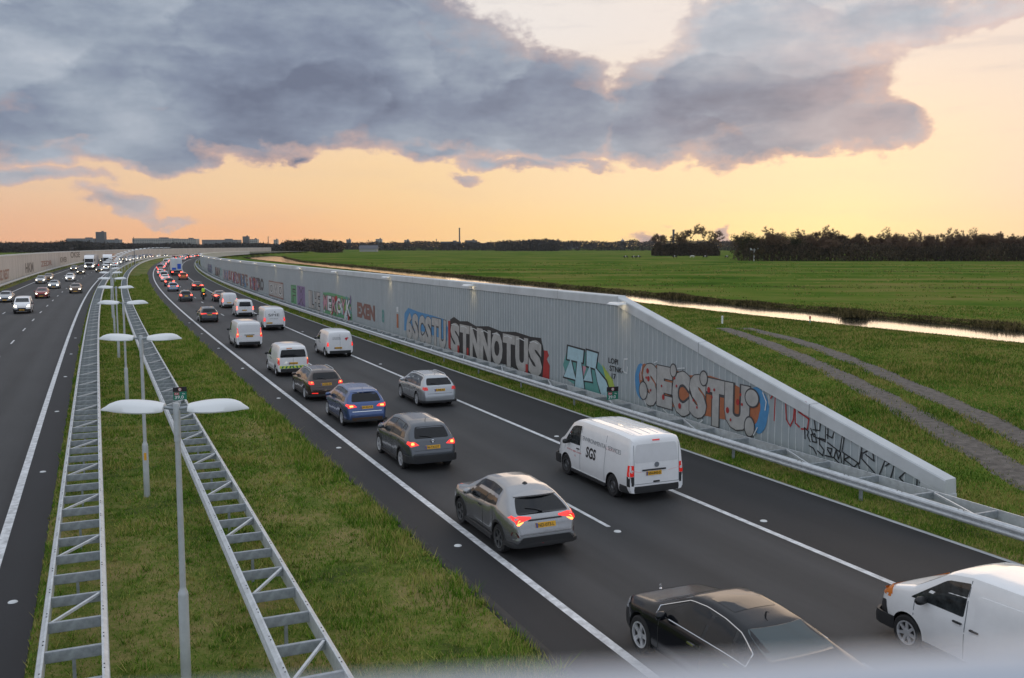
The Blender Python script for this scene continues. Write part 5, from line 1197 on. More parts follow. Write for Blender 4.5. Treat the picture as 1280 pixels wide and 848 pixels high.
# ------------------------------------------------------------------ guard rails
def wprof(o, sg, top=.75):
    """W beam: face towards sg"""
    pr = [(0, 0), (.02, -.02), (.065, -.045), (.08, -.085), (.065, -.125), (.012, -.145), (.012, -.165), (.065, -.185), (.08, -.225), (.065, -.265), (.02, -.29), (0, -.31)]
    return [(o + sg * a, top + z) for a, z in pr] + [(o - sg * .035, top - .31), (o - sg * .035, top - .29), (o - sg * .03, top - .16), (o - sg * .035, top - .0)]
def rail(label, oA, oB, s0, s1, pitch, postside=None, ff=None):
    t = thing('guard_rail', label, 'guard rail', group=None); ff = ff or (lambda s: 0.)
    for o, sg in ((oA, -1), (oB, 1)):
        swept('beam', s0, s1, lambda s, o=o, sg=sg: [(a + ff(s), z + RZ(s)) for a, z in wprof(o, sg)], M_STEEL, t, smooth_=35)
    wd = oB - oA
    cm = MB().box((0, 0, -.10), (.012, wd - .06, .17)).box((.035, 0, -.012), (.07, wd - .06, .012), mi=0).box((.035, 0, -.19), (.07, wd - .06, .012)).build('cross_bar', M_STEELD, t, smooth=None)
    bm_ = MB().box((0, 0, -.03), (math.hypot(pitch, wd) * .93, .05, .05)).build('diagonal_brace', M_STEEL, t)
    po = MB().box((0, 0, -.50), (.10, .055, .72)).build('post', M_STEELD, t)
    cmd, bmd, pod = cm.data, bm_.data, po.data
    for o in (cm, bm_, po): bpy.data.objects.remove(o)
    n = 0; s = s0 + .3; rest = MB(); k = 0; rp = MB()
    mid = (oA + oB) / 2
    while s < s1 - pitch and s < 320:
        p = P(s, mid + ff(s), .735); rz = math.pi / 2 - A(s)
        if k < 96:
            c = bpy.data.objects.new('cross_bar', cmd); link(c, t); c.location = p; c.rotation_euler = (0, 0, rz)
        else: rest.box((p.x, p.y, p.z - .1), (.03, wd - .06, .17), rz)
        if k % 3 == 1 and k < 96 and wd > .7:
            c = bpy.data.objects.new('diagonal_brace', bmd); link(c, t); c.location = P(s + pitch / 2, mid + ff(s), .735); c.rotation_euler = (0, 0, rz - math.atan2(wd - .1, pitch))
        if k % 3 == 0:
            q = P(s + .06, mid if postside is None else postside, .735)
            if k < 150:
                c = bpy.data.objects.new('post', pod); link(c, t); c.location = q; c.rotation_euler = (0, 0, rz)
            else: rp.box((q.x, q.y, q.z - .5), (.1, .055, .72), rz)
        s += pitch; k += 1
    if rest.v: rest.build('cross_bar', M_STEELD, t)['kind'] = 'stuff'
    if rp.v: rp.build('post', M_STEELD, t)['kind'] = 'stuff'
    bl = MB(); s = s0 + .6
    while s < 60:
        for o in (oA, oB):
            for dx in (0, .16): 
                p = P(s + dx, o + (.0), .752); bl.box((p.x, p.y, p.z), (.022, .022, .012), .3)
        s += pitch
    bl.build('bolt', M_BLK, t)
    return t
rail('ladder like galvanised guard rail left of the lamp posts', -9.60, -8.66, 4.5, 560, 1.33)
rail('ladder like galvanised guard rail right of the lamp posts', -6.06, -5.16, 4.5, 560, 1.33)
rail('galvanised guard rail in front of the ribbed graffiti wall', 11.35, 12.25, 2, 560, 2.0, postside=11.62)
rail('guard rail at the foot of the beige wall on the left', -25.35, -25.0, 60, 560, 2.0)

# ------------------------------------------------------------------ median lamps
lp = None; ords = ['nearest', 'second nearest', 'third nearest', 'fourth nearest', 'fifth nearest', 'sixth nearest', 'seventh nearest', 'eighth nearest']
sl_ = [16.3, 29.4, 48.5, 67.4, 86.3, 105.2] + [124.3 + 19 * i for i in range(20)]
for i, s in enumerate(sl_):
    if lp is None:
        lp = thing('street_lamp', '', 'street lamp')
        MB().lathe([(-.3, .085), (1.55, .085), (1.60, .082), (1.66, .055), (1.7, .052)], (0, 0, 0), axis='z', n=16).build('pole_base', M_POLE, lp, smooth=50)
        MB().lathe([(1.68, .052), (4.55, .045), (4.82, .05), (4.84, .048), (4.84, .001)], (0, 0, 0), axis='z', n=14).build('pole', M_POLE, lp, smooth=50)
        MB().lathe([(4.2, .0465), (4.2, .056), (4.82, .056), (4.82, .001)], (0, 0, 0), axis='z', n=14).build('pole_sleeve', M_STEEL, lp, smooth=50)
        for sg in (1, -1):
            MB().tube([(0, 0, 4.74), (sg * .14, 0, 4.76), (sg * .26, 0, 4.78)], [.03, .028, .028], 8).build('arm', M_STEELD, lp, smooth=50)
            V = []; F = []; n = 15; m_ = 9
            for a in range(n):
                t = a / (n - 1); xx = .20 + .90 * t; wd = (.13 + .10 * math.sin(math.pi * min(1, t * 1.15) ** .8)) * (1 - .55 * max(0, t - .8) * 5 * .6); dome = .125 * (.55 + .45 * math.sin(min(1, t / .72) * math.pi / 2)) * (math.sqrt(max(.0, 1 - ((t - .72) / .285) ** 2)) if t > .72 else 1); cz = 4.79 + .02 * t
                for c_ in range(m_):
                    q = -1 + 2 * c_ / (m_ - 1); V.append((sg * (xx - .10 * t * q), q * wd * .92, cz - .035 + dome * math.sqrt(max(0, 1 - q * q)) + q * wd * .20))
            top_n = len(V)
            for a in range(n):
                t = a / (n - 1)
                for c_ in (0, m_ - 1): vx = V[a * m_ + c_]; V.append((vx[0], vx[1] * .96, vx[2] - .02))
            for a in range(n - 1):
                for c_ in range(m_ - 1): q = a * m_ + c_; F.append((q, q + 1, q + m_ + 1, q + m_))
                u = top_n + 2 * a; F += [(a * m_, a * m_ + m_, u + 2, u), (a * m_ + m_ - 1, u + 1, u + 3, a * m_ + 2 * m_ - 1), (u, u + 2, u + 3, u + 1)]
            F += [tuple(range(m_)) + (top_n + 1, top_n), tuple(range((n - 1) * m_, n * m_)) + (top_n + 2 * n - 1, top_n + 2 * n - 2)]
            MB().add(V, F).build('lamp_head', M_LAMPW, lp, smooth=45)
        l = lp
    else: l = copy_tree(lp)
    rot = -A(s) - R(20)
    l.location = P(s, -7.4, 0); l.rotation_euler = (0, 0, rot * 1.0 + R(0))
    tag(l, (ords[i] + ' white double headed street lamp on the grass median') if i < 8 else 'far double headed street lamp in the row along the median', 'street lamp', 'street lamps along the median' if i < 8 else 'far street lamps along the median')
    if i == 1: MB().box((.02, -.086, 1.25), (.07, .012, .22)).build('number_sticker', mat('sticker_yellow', (.75, .38, .02), .5), l)
# gantry / tall thin mast behind
mst = thing('mast', 'thin dark mast rising behind the far street lamps', 'mast', P(330, -7.4)); MB().lathe([(0, .12), (9, .08), (9, .001)], (0, 0, 0), axis='z', n=8).build('pole', M_BLK, mst)

# kilometre signs
M_SG = mat('sign_green', (.015, .20, .13), .5); M_SR = mat('sign_red', (.45, .03, .05), .5); M_SW = mat('sign_white', (.75, .78, .78), .5); M_SB = mat('sign_black', (.015, .012, .016), .5)
def km_sign(s, o, label, base):
    t = thing('distance_sign', label, 'sign', P(s, o, base), -A(s), 'green distance signs on the guard rails')
    MB().box((0, 0, .02), (.05, .04, .16)).build('bracket', M_STEEL, t)
    MB().box((0, 0, .33), (.54, .02, .34)).build('green_panel', M_SG, t); MB().box((0, 0, .605), (.56, .024, .20)).build('black_panel', M_SB, t)
    MB().box((-.13, -.012, .42), (.20, .006, .11)).build('road_number_field', M_SR, t)
    MB().lathe([(0, .075), (.006, .075), (.007, .052)], (0, -.021, .605), n=20).build('speed_ring', M_SR, t); MB().lathe([(-.0065, .001), (-.0065, .056), (0, .056)], (0, -.0155, .605), n=20).build('speed_disc', M_SW, t)
    def tx(b_, x, z, w, h, m_, y=-.017, bold=.02):
        V, F = text_mesh(b_, 1, bold, w=w, h=h); MB().add([(x + a, y, z + c) for a, c in V], F).build('lettering', m_, t)
    tx('A4', -.21, .385, .15, .07, M_SW); tx('Re', .10, .385, .11, .06, M_SW); tx('39.0', -.21, .20, .36, .14, M_SW, -.013); tx('130', -.035, .585, .07, .04, M_SB, -.024)
    return t
km_sign(42.1, -5.45, 'green distance sign on the median guard rail above the nearest lamp head', .75)
km_sign(34.6, 11.5, 'green distance sign in front of the pale blue graffiti', .75)
# road studs
st0 = None
for o, s0, s1 in ((-.55, 8.5, 100), (3.68, 7.9, 32), (7.78, 7.1, 100), (-10.40, 8.8, 90)):
    s = s0 + .3
    while s < s1:
        if st0 is None: st0 = MB().lathe([(0, .10), (.018, .085), (.026, .05), (.028, .001)], (0, 0, 0), axis='z', n=16).build('road_stud', mat('stud_white', (.62, .64, .64), .4), None, smooth=50); q = st0
        else: q = st0.copy(); COL.objects.link(q)
        q.location = P(s, o, .001); tag(q, 'round white road stud beside a lane line', 'road stud', 'round white road studs on the asphalt'); s += 12.55
# small posts in the field
pp = thing('marker_post', 'short white post at the far end of the field track', 'post', (19.9, 88.5, float(ground_z(np.array([19.9]), np.array([88.5]))[0]))); MB().lathe([(0, .09), (.75, .09), (.8, .001)], (0, 0, 0), axis='z', n=10).build('post', M_SW, pp)
pp = thing('marker_post', 'small red topped marker between the field track and the canal', 'post', (29.0, 91.0, float(ground_z(np.array([29.]), np.array([91.]))[0]))); MB().lathe([(0, .06), (.5, .06)], (0, 0, 0), axis='z', n=8).build('post', P_TEAL, pp); MB().lathe([(.5, .09), (.75, .09), (.8, .001)], (0, 0, 0), axis='z', n=8).build('cap', P_RED, pp)
# camera mast before the wood
cm_ = thing('camera_mast', 'pale mast with floodlights standing before the dark wood', 'mast', (117, 455, 0))
MB().lathe([(0, .22), (6.2, .14)], (0, 0, 0), axis='z', n=8).build('pole', M_LAMPW, cm_); MB().box((0, 0, 5.4), (3.6, .2, .2)).build('cross_arm', M_LAMPW, cm_)
for x_ in (-1.6, 1.6): MB().box((x_, 0, 5.9), (.7, .5, .7)).build('floodlight', M_LAMPW, cm_)

# ------------------------------------------------------------------ trees
M_BARK = mat('bark', (.055, .042, .034), .9); M_TWIG = mat('twigs', (.14, .085, .050), .9); M_LEAF = grass_mat('dark_leaves', (.028, .032, .014), (.048, .046, .020), (.08, .06, .026), .15, True)
def bare_tree(seed, H, spread):
    r0 = random.Random(seed); mb = MB(); tips = []
    def br(p, d, l, r, lev):
        n = 3; pts = [p]; q = p; dd = d
        for i in range(n):
            dd = (dd + Vector((r0.uniform(-.16, .16), r0.uniform(-.16, .16), .05))).normalized(); q = q + dd * l / n; pts.append(q)
        mb.tube(pts, [r * (1 - .5 * i / n) for i in range(n + 1)], 4 if lev else 7, cap=False)
        if lev >= 4: tips.append((q, dd)); return
        for k in range(3 if lev < 2 else 3):
            a = r0.uniform(0, 6.28); tilt = r0.uniform(.35, .85) * spread
            u = dd.orthogonal().normalized(); w = dd.cross(u); nd = (dd * math.cos(tilt) + (u * math.cos(a) + w * math.sin(a)) * math.sin(tilt)).normalized()
            st = pts[-1] if k else pts[-2]
            br(st, nd, l * r0.uniform(.6, .82), r * .55, lev + 1)
            tips.append((q, nd))
    br(Vector((0, 0, 0)), Vector((0, 0, 1)), H * .30, H * .016, 0)
    tw = MB()
    for (q, d) in tips:
        for k in range(18):
            e = (d + Vector((r0.gauss(0, .6), r0.gauss(0, .6), r0.gauss(.2, .5)))).normalized() * r0.uniform(.5, 1.2) * H / 12; s_ = e.cross(Vector((r0.random(), r0.random(), .3))).normalized() * .05
            tw.add([q - s_, q + s_, q + e], [(0, 1, 2)])
    return mb, tw
def leafy_tree(seed, H, w):
    g_ = np.random.default_rng(seed); n = 2600; c = g_.normal(0, 1, (16, 3)) * [w * .32, w * .32, H * .16] + [0, 0, H * .66]; i = g_.integers(0, 16, n)
    p = c[i] + g_.normal(0, 1, (n, 3)) * [w * .12, w * .12, H * .06]; a = g_.normal(0, .28, (n, 3)); b_ = g_.normal(0, .28, (n, 3))
    V = np.stack([p, p + a, p + b_], 1).reshape(-1, 3); return V, np.arange(3 * n).reshape(-1, 3), np.repeat(g_.uniform(0, 1, n), 3)
TP = []
for i in range(5):
    t = bpy.data.objects.new('bare_tree', None); link(t); a_, b_ = bare_tree(i + 3, 12., [.9, 1.1, .8, 1.2, 1.][i]); a_.build('trunk', M_BARK, t); b_.build('crown', M_TWIG, t); TP.append(t)
LP = []
for i in range(3):
    t = bpy.data.objects.new('dark_tree', None); link(t); V, F, at = leafy_tree(i, 13, 9); fast_mesh('crown', V, F, M_LEAF, t, at)
    MB().tube([(0, 0, 0), (.2, 0, 4), (0, .2, 8)], [.3, .22, .12], 6).tube([(.1, 0, 4), (1.6, .3, 8)], [.16, .07], 5).tube([(.1, 0, 4.5), (-1.6, -.4, 8.5)], [.15, .06], 5).build('trunk', M_BARK, t); LP.append(t)
used = set()
def plant(pool, i, x, y, sc, label, group, rz=None):
    p = pool[i % len(pool)]
    t = p if (id(pool), i % len(pool)) not in used else copy_tree(p)
    used.add((id(pool), i % len(pool)))
    t.location = (x, y, -.1); t.scale = (sc * random.uniform(.9, 1.1), sc * random.uniform(.9, 1.1), sc); t.rotation_euler = (0, 0, random.uniform(0, 6.28)); tag(t, label, 'tree', group); return t
# the four bare trees over the hedge-like clump (about 700 m out)
for k, (px, sc, lab) in enumerate([(826, 1.15, 'bare tree at the left end of the distant clump'), (846, 1.0, 'small bare tree left of the gap in the distant clump'), (863, 1.25, 'wide bare tree in the middle of the distant clump'), (882, 1.45, 'tallest bare tree of the distant clump, right of the middle')]):
    plant(TP, k, (px - 640) / 1172 * 690, 690, sc * 1.62, lab, 'bare trees of the distant clump')
# the wood on the right
for k in range(96):
    px = 930 + k * 4.3 + random.uniform(-3, 3); d = 455 + random.uniform(0, 45)
    lf = (k in (0, 2, 9, 10, 13, 15, 30)); x_ = (px - 640) / 1172 * d
    if k < 2 : x_ -= 1
    plant(LP if lf else TP, k, x_, d, (random.uniform(1.02, 1.58) if not lf else random.uniform(.98, 1.14)) * (1.0 if px < 1090 else .95), 'dark tree still in leaf rising from the long dark wood' if lf else 'bare tree in the long dark wood on the right', 'leafy trees of the dark wood' if lf else 'bare trees of the dark wood')
def thicket(name, n, fx, fy, fh, size, m, z0=0.):
    x = fx(n); y = fy(n, x); h = fh(x); z = z0 + h * rng.uniform(0, 1, n) ** .8; a = rng.normal(0, 1, (n, 3)) * size; b_ = rng.normal(0, 1, (n, 3)) * size
    p = np.stack([x, y, z], 1); V = np.stack([p, p + a, p + b_], 1).reshape(-1, 3); V[:, 2] = np.maximum(V[:, 2], -.2)
    o = fast_mesh(name, V, np.arange(3 * n).reshape(-1, 3), m, attr=np.repeat(rng.uniform(0, 1, n), 3)); o['kind'] = 'stuff'; return o
M_THK = grass_mat('thicket', (.032, .026, .018), (.060, .045, .030), (.10, .072, .046), .05, True); M_FAR = grass_mat('far_trees', (.035, .036, .038), (.05, .048, .048), (.07, .062, .055), .02, True)
thicket('wood_undergrowth', 44000, lambda n: rng.uniform(112, 310, n), lambda n, x: 452 - (x - 112) * .06 + rng.uniform(0, 34, n), lambda x: 7.4 + 1.8 * wob(x, 0 * x, 5) + .8 * wob(x, x, 1.), (.35, .35, .7), M_THK)
thicket('clump_undergrowth', 16000, lambda n: rng.uniform(104, 152, n), lambda n, x: 688 + rng.uniform(0, 16, n), lambda x: (9.2 + 1.2 * wob(x, 0 * x, 3)) * np.clip((x - 102) / 5, .3, 1) * np.clip((154 - x) / 5, .3, 1), (.5, .5, .7), M_THK)
# tree belts on the horizon
def pxr(a, c, d): return (a - 640) / 1172 * d, (c - 640) / 1172 * d
def belt_(name, px0, px1, d, h, n, sc=16, m=M_FAR, sz=1.2):
    x0, x1 = pxr(px0, px1, d); return thicket(name, n, lambda k: rng.uniform(x0, x1, k), lambda k, x: d + rng.uniform(0, 60, k) + 20 * wob(x, 0 * x, 60), lambda x: np.maximum(2.5, h * (1 + .28 * wob(x, 0 * x, sc) + .18 * wob(x, 0 * x, sc / 4) + .12 * wob(x, x, 1.5))), (sz, sz, sz), m)
belt_('distant_trees', 350, 1300, 1450, 13, 66000); belt_('distant_trees', -60, 370, 1250, 10, 36000); belt_('distant_trees', 355, 420, 1000, 13, 6000, m=M_THK)
belt_('distant_trees', 620, 700, 1300, 14, 7000, 8); belt_('distant_trees', -60, 90, 1000, 11, 9000, 8)
# ------------------------------------------------------------------ skyline
B_GREY = mat('facade_grey', (.20, .21, .23), .8, var=.1, vscale=.05); B_PALE = mat('facade_pale', (.36, .35, .34), .8); B_DARK = mat('facade_dark', (.10, .105, .12), .8); B_WIN = mat('facade_window', (.06, .07, .085), .3)
def building(name, label, px0, px1, v0, m, D=2300, floors=None, v1=309, group='buildings on the skyline', cat='building'):
    x0, x1 = pxr(px0, px1, D); h = 7.4 + (307.5 - v0) / 1172 * D; dp = min(40, max(14, (x1 - x0) * .5)); t = thing(name, label, cat, ((x0 + x1) / 2, D, 0), 0, group)
    MB().box((0, dp / 2, h / 2), (x1 - x0, dp, h)).build('wall', m, t)
    w = MB(); nf = max(2, int(h / 3.4)); nx = max(2, int((x1 - x0) / 4.2))
    for f_ in range(nf):
        for k in range(nx): w.box((-(x1 - x0) / 2 + (k + .5) * (x1 - x0) / nx, -.05, (f_ + .55) * h / nf), ((x1 - x0) / nx * .7, .1, h / nf * .5))
    w.build('window_grid', B_WIN, t); MB().box(((x1 - x0) * .2, dp / 2, h + 1.2), ((x1 - x0) * .18, dp * .4, 2.4)).build('roof_house', B_DARK, t)
    return t
building('apartment_tower', 'dark residential tower, tallest block at the left of the skyline', 122.8, 133.2, 290.3, B_DARK)
building('apartment_slab', 'long low apartment slab left of the dark tower', 86, 121, 298.3, B_GREY); building('apartment_slab', 'low apartment slab just right of the dark tower', 134.5, 152, 299.6, B_GREY)
building('apartment_slab', 'longest pale apartment slab between the two towers', 168, 219, 298.2, B_PALE); building('apartment_slab', 'eastern half of the longest slab, slightly higher', 220, 247, 298.8, B_PALE)
building('apartment_slab', 'apartment slab left of the slender dark tower', 254.5, 298, 300.0, B_GREY); building('apartment_tower', 'slender dark tower right of the long slabs', 305.2, 312, 295.8, B_DARK)
building('office_block', 'pale office block touching the slender tower', 314, 323.5, 299.2, B_PALE); building('office_block', 'small pale block beside the slender tower group', 343.7, 348.2, 299.8, B_PALE)
building('office_block', 'flat grey office block above the dark trees', 382, 407, 300.6, B_GREY); building('apartment_tower', 'small brownish tower above the trees left of the white tower', 434, 439, 299.5, B_GREY)
building('apartment_tower', 'white stepped tower left of the chimney', 470.5, 478, 299.0, B_PALE); building('apartment_tower', 'second pale tower left of the chimney', 506, 512, 300.2, B_PALE)
building('power_station', 'long dark hall beneath the tall chimney', 551, 576, 302.2, B_DARK); building('office_block', 'dark stepped block right of the chimney', 581.5, 596.5, 300.6, B_DARK); building('office_block', 'low dark block extending right of the stepped block', 597, 615.5, 304, B_DARK)
building('office_block', 'pale cube shaped block in the middle of the skyline', 624.5, 631, 303.2, B_PALE); building('office_block', 'grey flat block right of the middle of the skyline', 703.5, 726, 303.8, B_GREY); building('office_block', 'low block right of the grey flat block', 729, 745, 305.2, B_DARK)
def chimney(px, v0, label, r0=2.6, D=2300, name='chimney'):
    h = 7.4 + (307.5 - v0) / 1172 * D; t = thing(name, label, 'chimney', (pxr(px, px, D)[0], D, 0)); MB().lathe([(0, r0 * 1.3), (h, r0), (h, .01)], (0, 0, 0), axis='z', n=12).build('shaft', B_DARK, t); MB().lathe([(h - 3, r0 * 1.2), (h + .2, r0 * 1.2)], (0, 0, 0), axis='z', n=12).build('rim', B_DARK, t)
chimney(574.8, 285.4, 'tall slim chimney in the middle of the skyline', 1.5); chimney(840.6, 287.5, 'dark chimney among the bare trees of the clump', 1.6, 1500)
for px, v, lab in ((337, 296, 'thin mast right of the slender dark tower'), (546, 299, 'thin mast left of the tall chimney'), (786, 301, 'short stack right of the domed church'), (791, 300.5, 'taller stack right of the domed church'), (692, 300.5, 'thin mast left of the grey flat block')): chimney(px, v, lab, .8, name='stack')
ch = thing('church', 'pale domed church on the right part of the skyline', 'church', (pxr(777.5, 777.5, 2300)[0], 2300, 0)); MB().box((0, 0, 7), (16, 12, 14)).build('wall', B_PALE, ch); MB().lathe([(14, 5), (17, 5.2), (20, 4.2), (22.5, 2), (23.5, .5), (26, .2)], (0, 0, 0), axis='z', n=14).build('dome', B_GREY, ch)
barn = thing('barn', 'dark barn with a low gabled roof before the skyline', 'barn', (pxr(461, 461, 1200)[0], 1200, 0)); MB().box((0, 6, 2), (22, 12, 4)).build('wall', B_PALE, barn); MB().add([(-12, -1, 3.6), (12, -1, 3.6), (12, 13, 3.6), (-12, 13, 3.6), (-12, 6, 8), (12, 6, 8)], [(0, 1, 5, 4), (2, 3, 4, 5), (0, 4, 3), (1, 2, 5)]).build('roof', B_DARK, barn)
# ------------------------------------------------------------------ cows
M_COWB = mat('cow_black', (.012, .011, .011), .8); M_COWW = mat('cow_white', (.6, .58, .54), .8)
J = [(.0, 0, 1.12), (-.75, 0, 1.15), (.75, 0, 1.15), (1.15, 0, 1.20), (1.45, 0, .75), (1.62, 0, .45), (-.8, .22, .85), (-.92, .22, .5), (-.85, .22, .03), (-.8, -.22, .85), (-.92, -.22, .5), (-.85, -.22, .03), (.7, .2, .8), (.72, .2, .42), (.7, .2, .03), (.7, -.2, .8), (.72, -.2, .42), (.7, -.2, .03), (-.98, 0, 1.1), (-1.05, 0, .6)]
Ed = [(0, 1), (0, 2), (2, 3), (3, 4), (4, 5), (1, 6), (6, 7), (7, 8), (1, 9), (9, 10), (10, 11), (2, 12), (12, 13), (13, 14), (2, 15), (15, 16), (16, 17), (1, 18), (18, 19)]
Rd = [.36, .33, .34, .2, .14, .09, .16, .08, .06, .16, .08, .06, .14, .07, .06, .14, .07, .06, .05, .03]
cw = None; cg = 'grazing cows'
cl = [(782, 548, 'cow second from the left, at the edge of the herd'), (792, 545, 'cow close to the left pair of the herd'), (797, 552, 'rightmost of the left group of three cows'), (843, 560, 'black cow before the distant clump, left one'), (864, 575, 'pale cow before the distant clump'), (880, 560, 'black cow before the distant clump, right one'), (907, 558, 'black and white cow farthest right, near the wood')]
for k, (px, d, lab) in enumerate(cl):
    if cw is None: cw = person_mesh('cow', J, Ed, Rd, M_COWB, (0, 0, 0), 0, ''); q = cw
    else: q = cw.copy(); COL.objects.link(q)
    x_ = pxr(px, px, d)[0]; q.location = (x_, d, float(ground_z(np.array([x_]), np.array([float(d)]))[0])); q.rotation_euler = (0, 0, random.choice([0, math.pi, .5, 2.7])); q.scale = (1.15, 1.15, 1.15); tag(q, lab, 'cow', cg)
    if 'pale' in lab: q.material_slots[0].link = 'OBJECT'; q.material_slots[0].material = M_COWW
    else: pt = MB().lathe([(-.22, .372), (0, .385), (.22, .372)], (0, 0, 0), n=14); o = pt.build('white_patch', M_COWW, q); o.rotation_euler = (0, 0, math.pi / 2); o.location = (.12, 0, 1.13)

# ------------------------------------------------------------------ bridge handrail right under the lens (out of focus)
hr_ = thing('bridge_handrail', 'blurred pale metal handrail of the bridge along the bottom edge', 'handrail')
FWD = Vector((0, 1, 0))
MB().tube([(-.6, .16, CAMH - .1315), (.6, .16, CAMH - .0635)], .020, 16).build('handrail_tube', mat('handrail_paint', (.42, .46, .52), .45), hr_, smooth=60)
MB().box((0, .45, CAMH - .75), (30, .12, .9)).build('parapet', M_STEELD, hr_) if False else None

# ------------------------------------------------------------------ sky
w = bpy.data.worlds.new('World'); scn.world = w; w.use_nodes = True; N = w.node_tree.nodes; L = w.node_tree.links
bg = N['Background']; out = N['World Output']
SUN_EL, SUN_AZ = R(4.0), R(20)
ns = N.new('ShaderNodeTexSky'); ns.sky_type = 'NISHITA'; ns.sun_disc = False; ns.sun_elevation = SUN_EL; ns.sun_rotation = SUN_AZ; ns.dust_density = 2.5; ns.altitude = 0
tc = N.new('ShaderNodeTexCoord'); sp = N.new('ShaderNodeSeparateXYZ'); L.new(tc.outputs['Generated'], sp.inputs[0])
X_, Y_, Z_ = sp.outputs
az = mth(N, L, 'ARCTAN2', X_, Y_); el = mth(N, L, 'ARCSINE', Z_)
def mrange(v, a, b, c=0., d=1., sm=False):
    n = N.new('ShaderNodeMapRange'); n.inputs[1].default_value = a; n.inputs[2].default_value = b; n.inputs[3].default_value = c; n.inputs[4].default_value = d
    if sm: n.interpolation_type = 'SMOOTHSTEP'
    L.new(v, n.inputs[0]); return n.outputs[0]
M = lambda op, a, b=None, c=None, clamp=False: mth(N, L, op, a, b, c, clamp)
def nz(vec, sc, det=6, ro=.55, dist=0., out='Fac'):
    q = N.new('ShaderNodeTexNoise'); q.noise_dimensions = '2D'; q.inputs['Scale'].default_value = sc; q.inputs['Detail'].default_value = det; q.inputs['Roughness'].default_value = ro; q.inputs['Distortion'].default_value = dist; L.new(vec, q.inputs['Vector']); return q.outputs[out]
# clear sky: yellow glow to the right, orange to the left, pale peach above
azn = M('MULTIPLY_ADD', az, 1 / 1.1, .5, True)
hor = rmp(N, L, azn, [(.02, (.90, .48, .28)), (.28, (1.02, .54, .27)), (.50, (1.12, .74, .32)), (.80, (1.22, .94, .42)), (1., (1.08, .75, .45))])
mid = rmp(N, L, azn, [(.05, (.92, .62, .40)), (.38, (1.05, .72, .38)), (.60, (1.09, .81, .48)), (.82, (1.10, .86, .52)), (.98, (1., .78, .58))])
hi_ = rmp(N, L, azn, [(.05, (.74, .72, .72)), (.50, (.90, .84, .80)), (.90, (.92, .78, .70))])
clear = mixc(N, L, mrange(el, .055, .23, sm=True), mixc(N, L, mrange(el, 0, .07, sm=True), hor, mid), hi_)
clear = mixc(N, L, mrange(el, .3, 1.2, sm=True), clear, (.62, .72, .88))
clear = mixc(N, L, mrange(Y_, .25, -.5, sm=True), clear, (.72, .80, .94))
# clouds laid out by direction (azimuth, elevation), broken up by fractal noise
cv_ = N.new('ShaderNodeCombineXYZ'); L.new(az, cv_.inputs[0]); L.new(M('MULTIPLY', el, 1.7), cv_.inputs[1]); cv = cv_.outputs[0]
def shifted(vec, loc, scale=(1, 1, 1), rot=0.):
    m = N.new('ShaderNodeMapping'); m.inputs['Location'].default_value = loc; m.inputs['Scale'].default_value = scale; m.inputs['Rotation'].default_value = (0, 0, rot); L.new(vec, m.inputs[0]); return m.outputs[0]
wc = N.new('ShaderNodeSeparateColor'); L.new(nz(cv, 5.5, 8, .62, out='Color'), wc.inputs[0])
wx, wy = M('SUBTRACT', wc.outputs[0], .5), M('SUBTRACT', wc.outputs[1], .5)
azd = M('MULTIPLY_ADD', wx, .16, az); eld = M('MULTIPLY_ADD', wy, .075, el)
def pe(px, py): return math.atan((px - 640) / 1172), (307.5 - py) / 1172
ELL = [(20, 60, 400, 150), (330, 80, 330, 128), (520, 128, 230, 74), (640, 155, 150, 52), (225, 172, 330, 36), (845, 140, 125, 62), (935, 118, 185, 75), (1010, 52, 170, 48), (1085, 180, 80, 30), (1125, 168, 36, 20), (960, 188, 120, 26), (1180, 52, 110, 18), (160, 200, 220, 20), (640, 208, 60, 11), (560, 192, 80, 18), (700, 198, 90, 9), (20, 232, 80, 13), (135, 260, 50, 16), (190, 273, 36, 7), (384, 209, 30, 10), (800, 290, 30, 9), (905, 291, 12, 13), (590, 226, 30, 6)]
dens = None
for (cx, cy, rx, ry) in ELL:
    a0, e0 = pe(cx, cy); dx = M('MULTIPLY', M('SUBTRACT', azd, a0), 1172 / rx); dy = M('MULTIPLY', M('SUBTRACT', eld, e0), 1172 / ry)
    q = M('MULTIPLY', M('SUBTRACT', 1., M('SQRT', M('MULTIPLY_ADD', dx, dx, M('MULTIPLY', dy, dy)))), min(1., .12 + ry / 52.))
    dens = q if dens is None else M('SMOOTH_MAX', dens, q, .05)
core = dens
# billows: fractal cells on warped coordinates, sampled twice for lit and shaded flanks
wv = N.new('ShaderNodeCombineXYZ'); L.new(M('MULTIPLY_ADD', wx, .10, az), wv.inputs[0]); L.new(M('MULTIPLY', M('MULTIPLY_ADD', wy, .05, el), 1.7), wv.inputs[1])
def vor(vec, sc):
    q = N.new('ShaderNodeTexNoise'); q.noise_dimensions = '2D'; q.noise_type = 'RIDGED_MULTIFRACTAL'; q.normalize = False; q.inputs['Scale'].default_value = sc; q.inputs['Detail'].default_value = 4; q.inputs['Roughness'].default_value = .52; q.inputs['Offset'].default_value = 1.; q.inputs['Gain'].default_value = .6; L.new(vec, q.inputs['Vector']); return M('MULTIPLY', q.outputs['Fac'], .5)
v1 = vor(wv.outputs[0], 7.); v2 = vor(shifted(wv.outputs[0], (.006, -.010, 0)), 7.)
fine = nz(cv, 24, 6, .6)
deck = mrange(el, .30, .5, -.6, .18, True)
n1 = nz(cv, 9., 8, .6, .3)
dens = M('MAXIMUM', dens, M('MULTIPLY_ADD', M('SUBTRACT', n1, .5), 1.2, deck))
dens = M('ADD', M('MULTIPLY_ADD', M('SUBTRACT', .42, v1), .26, dens), M('MULTIPLY', M('SUBTRACT', fine, .5), .42))
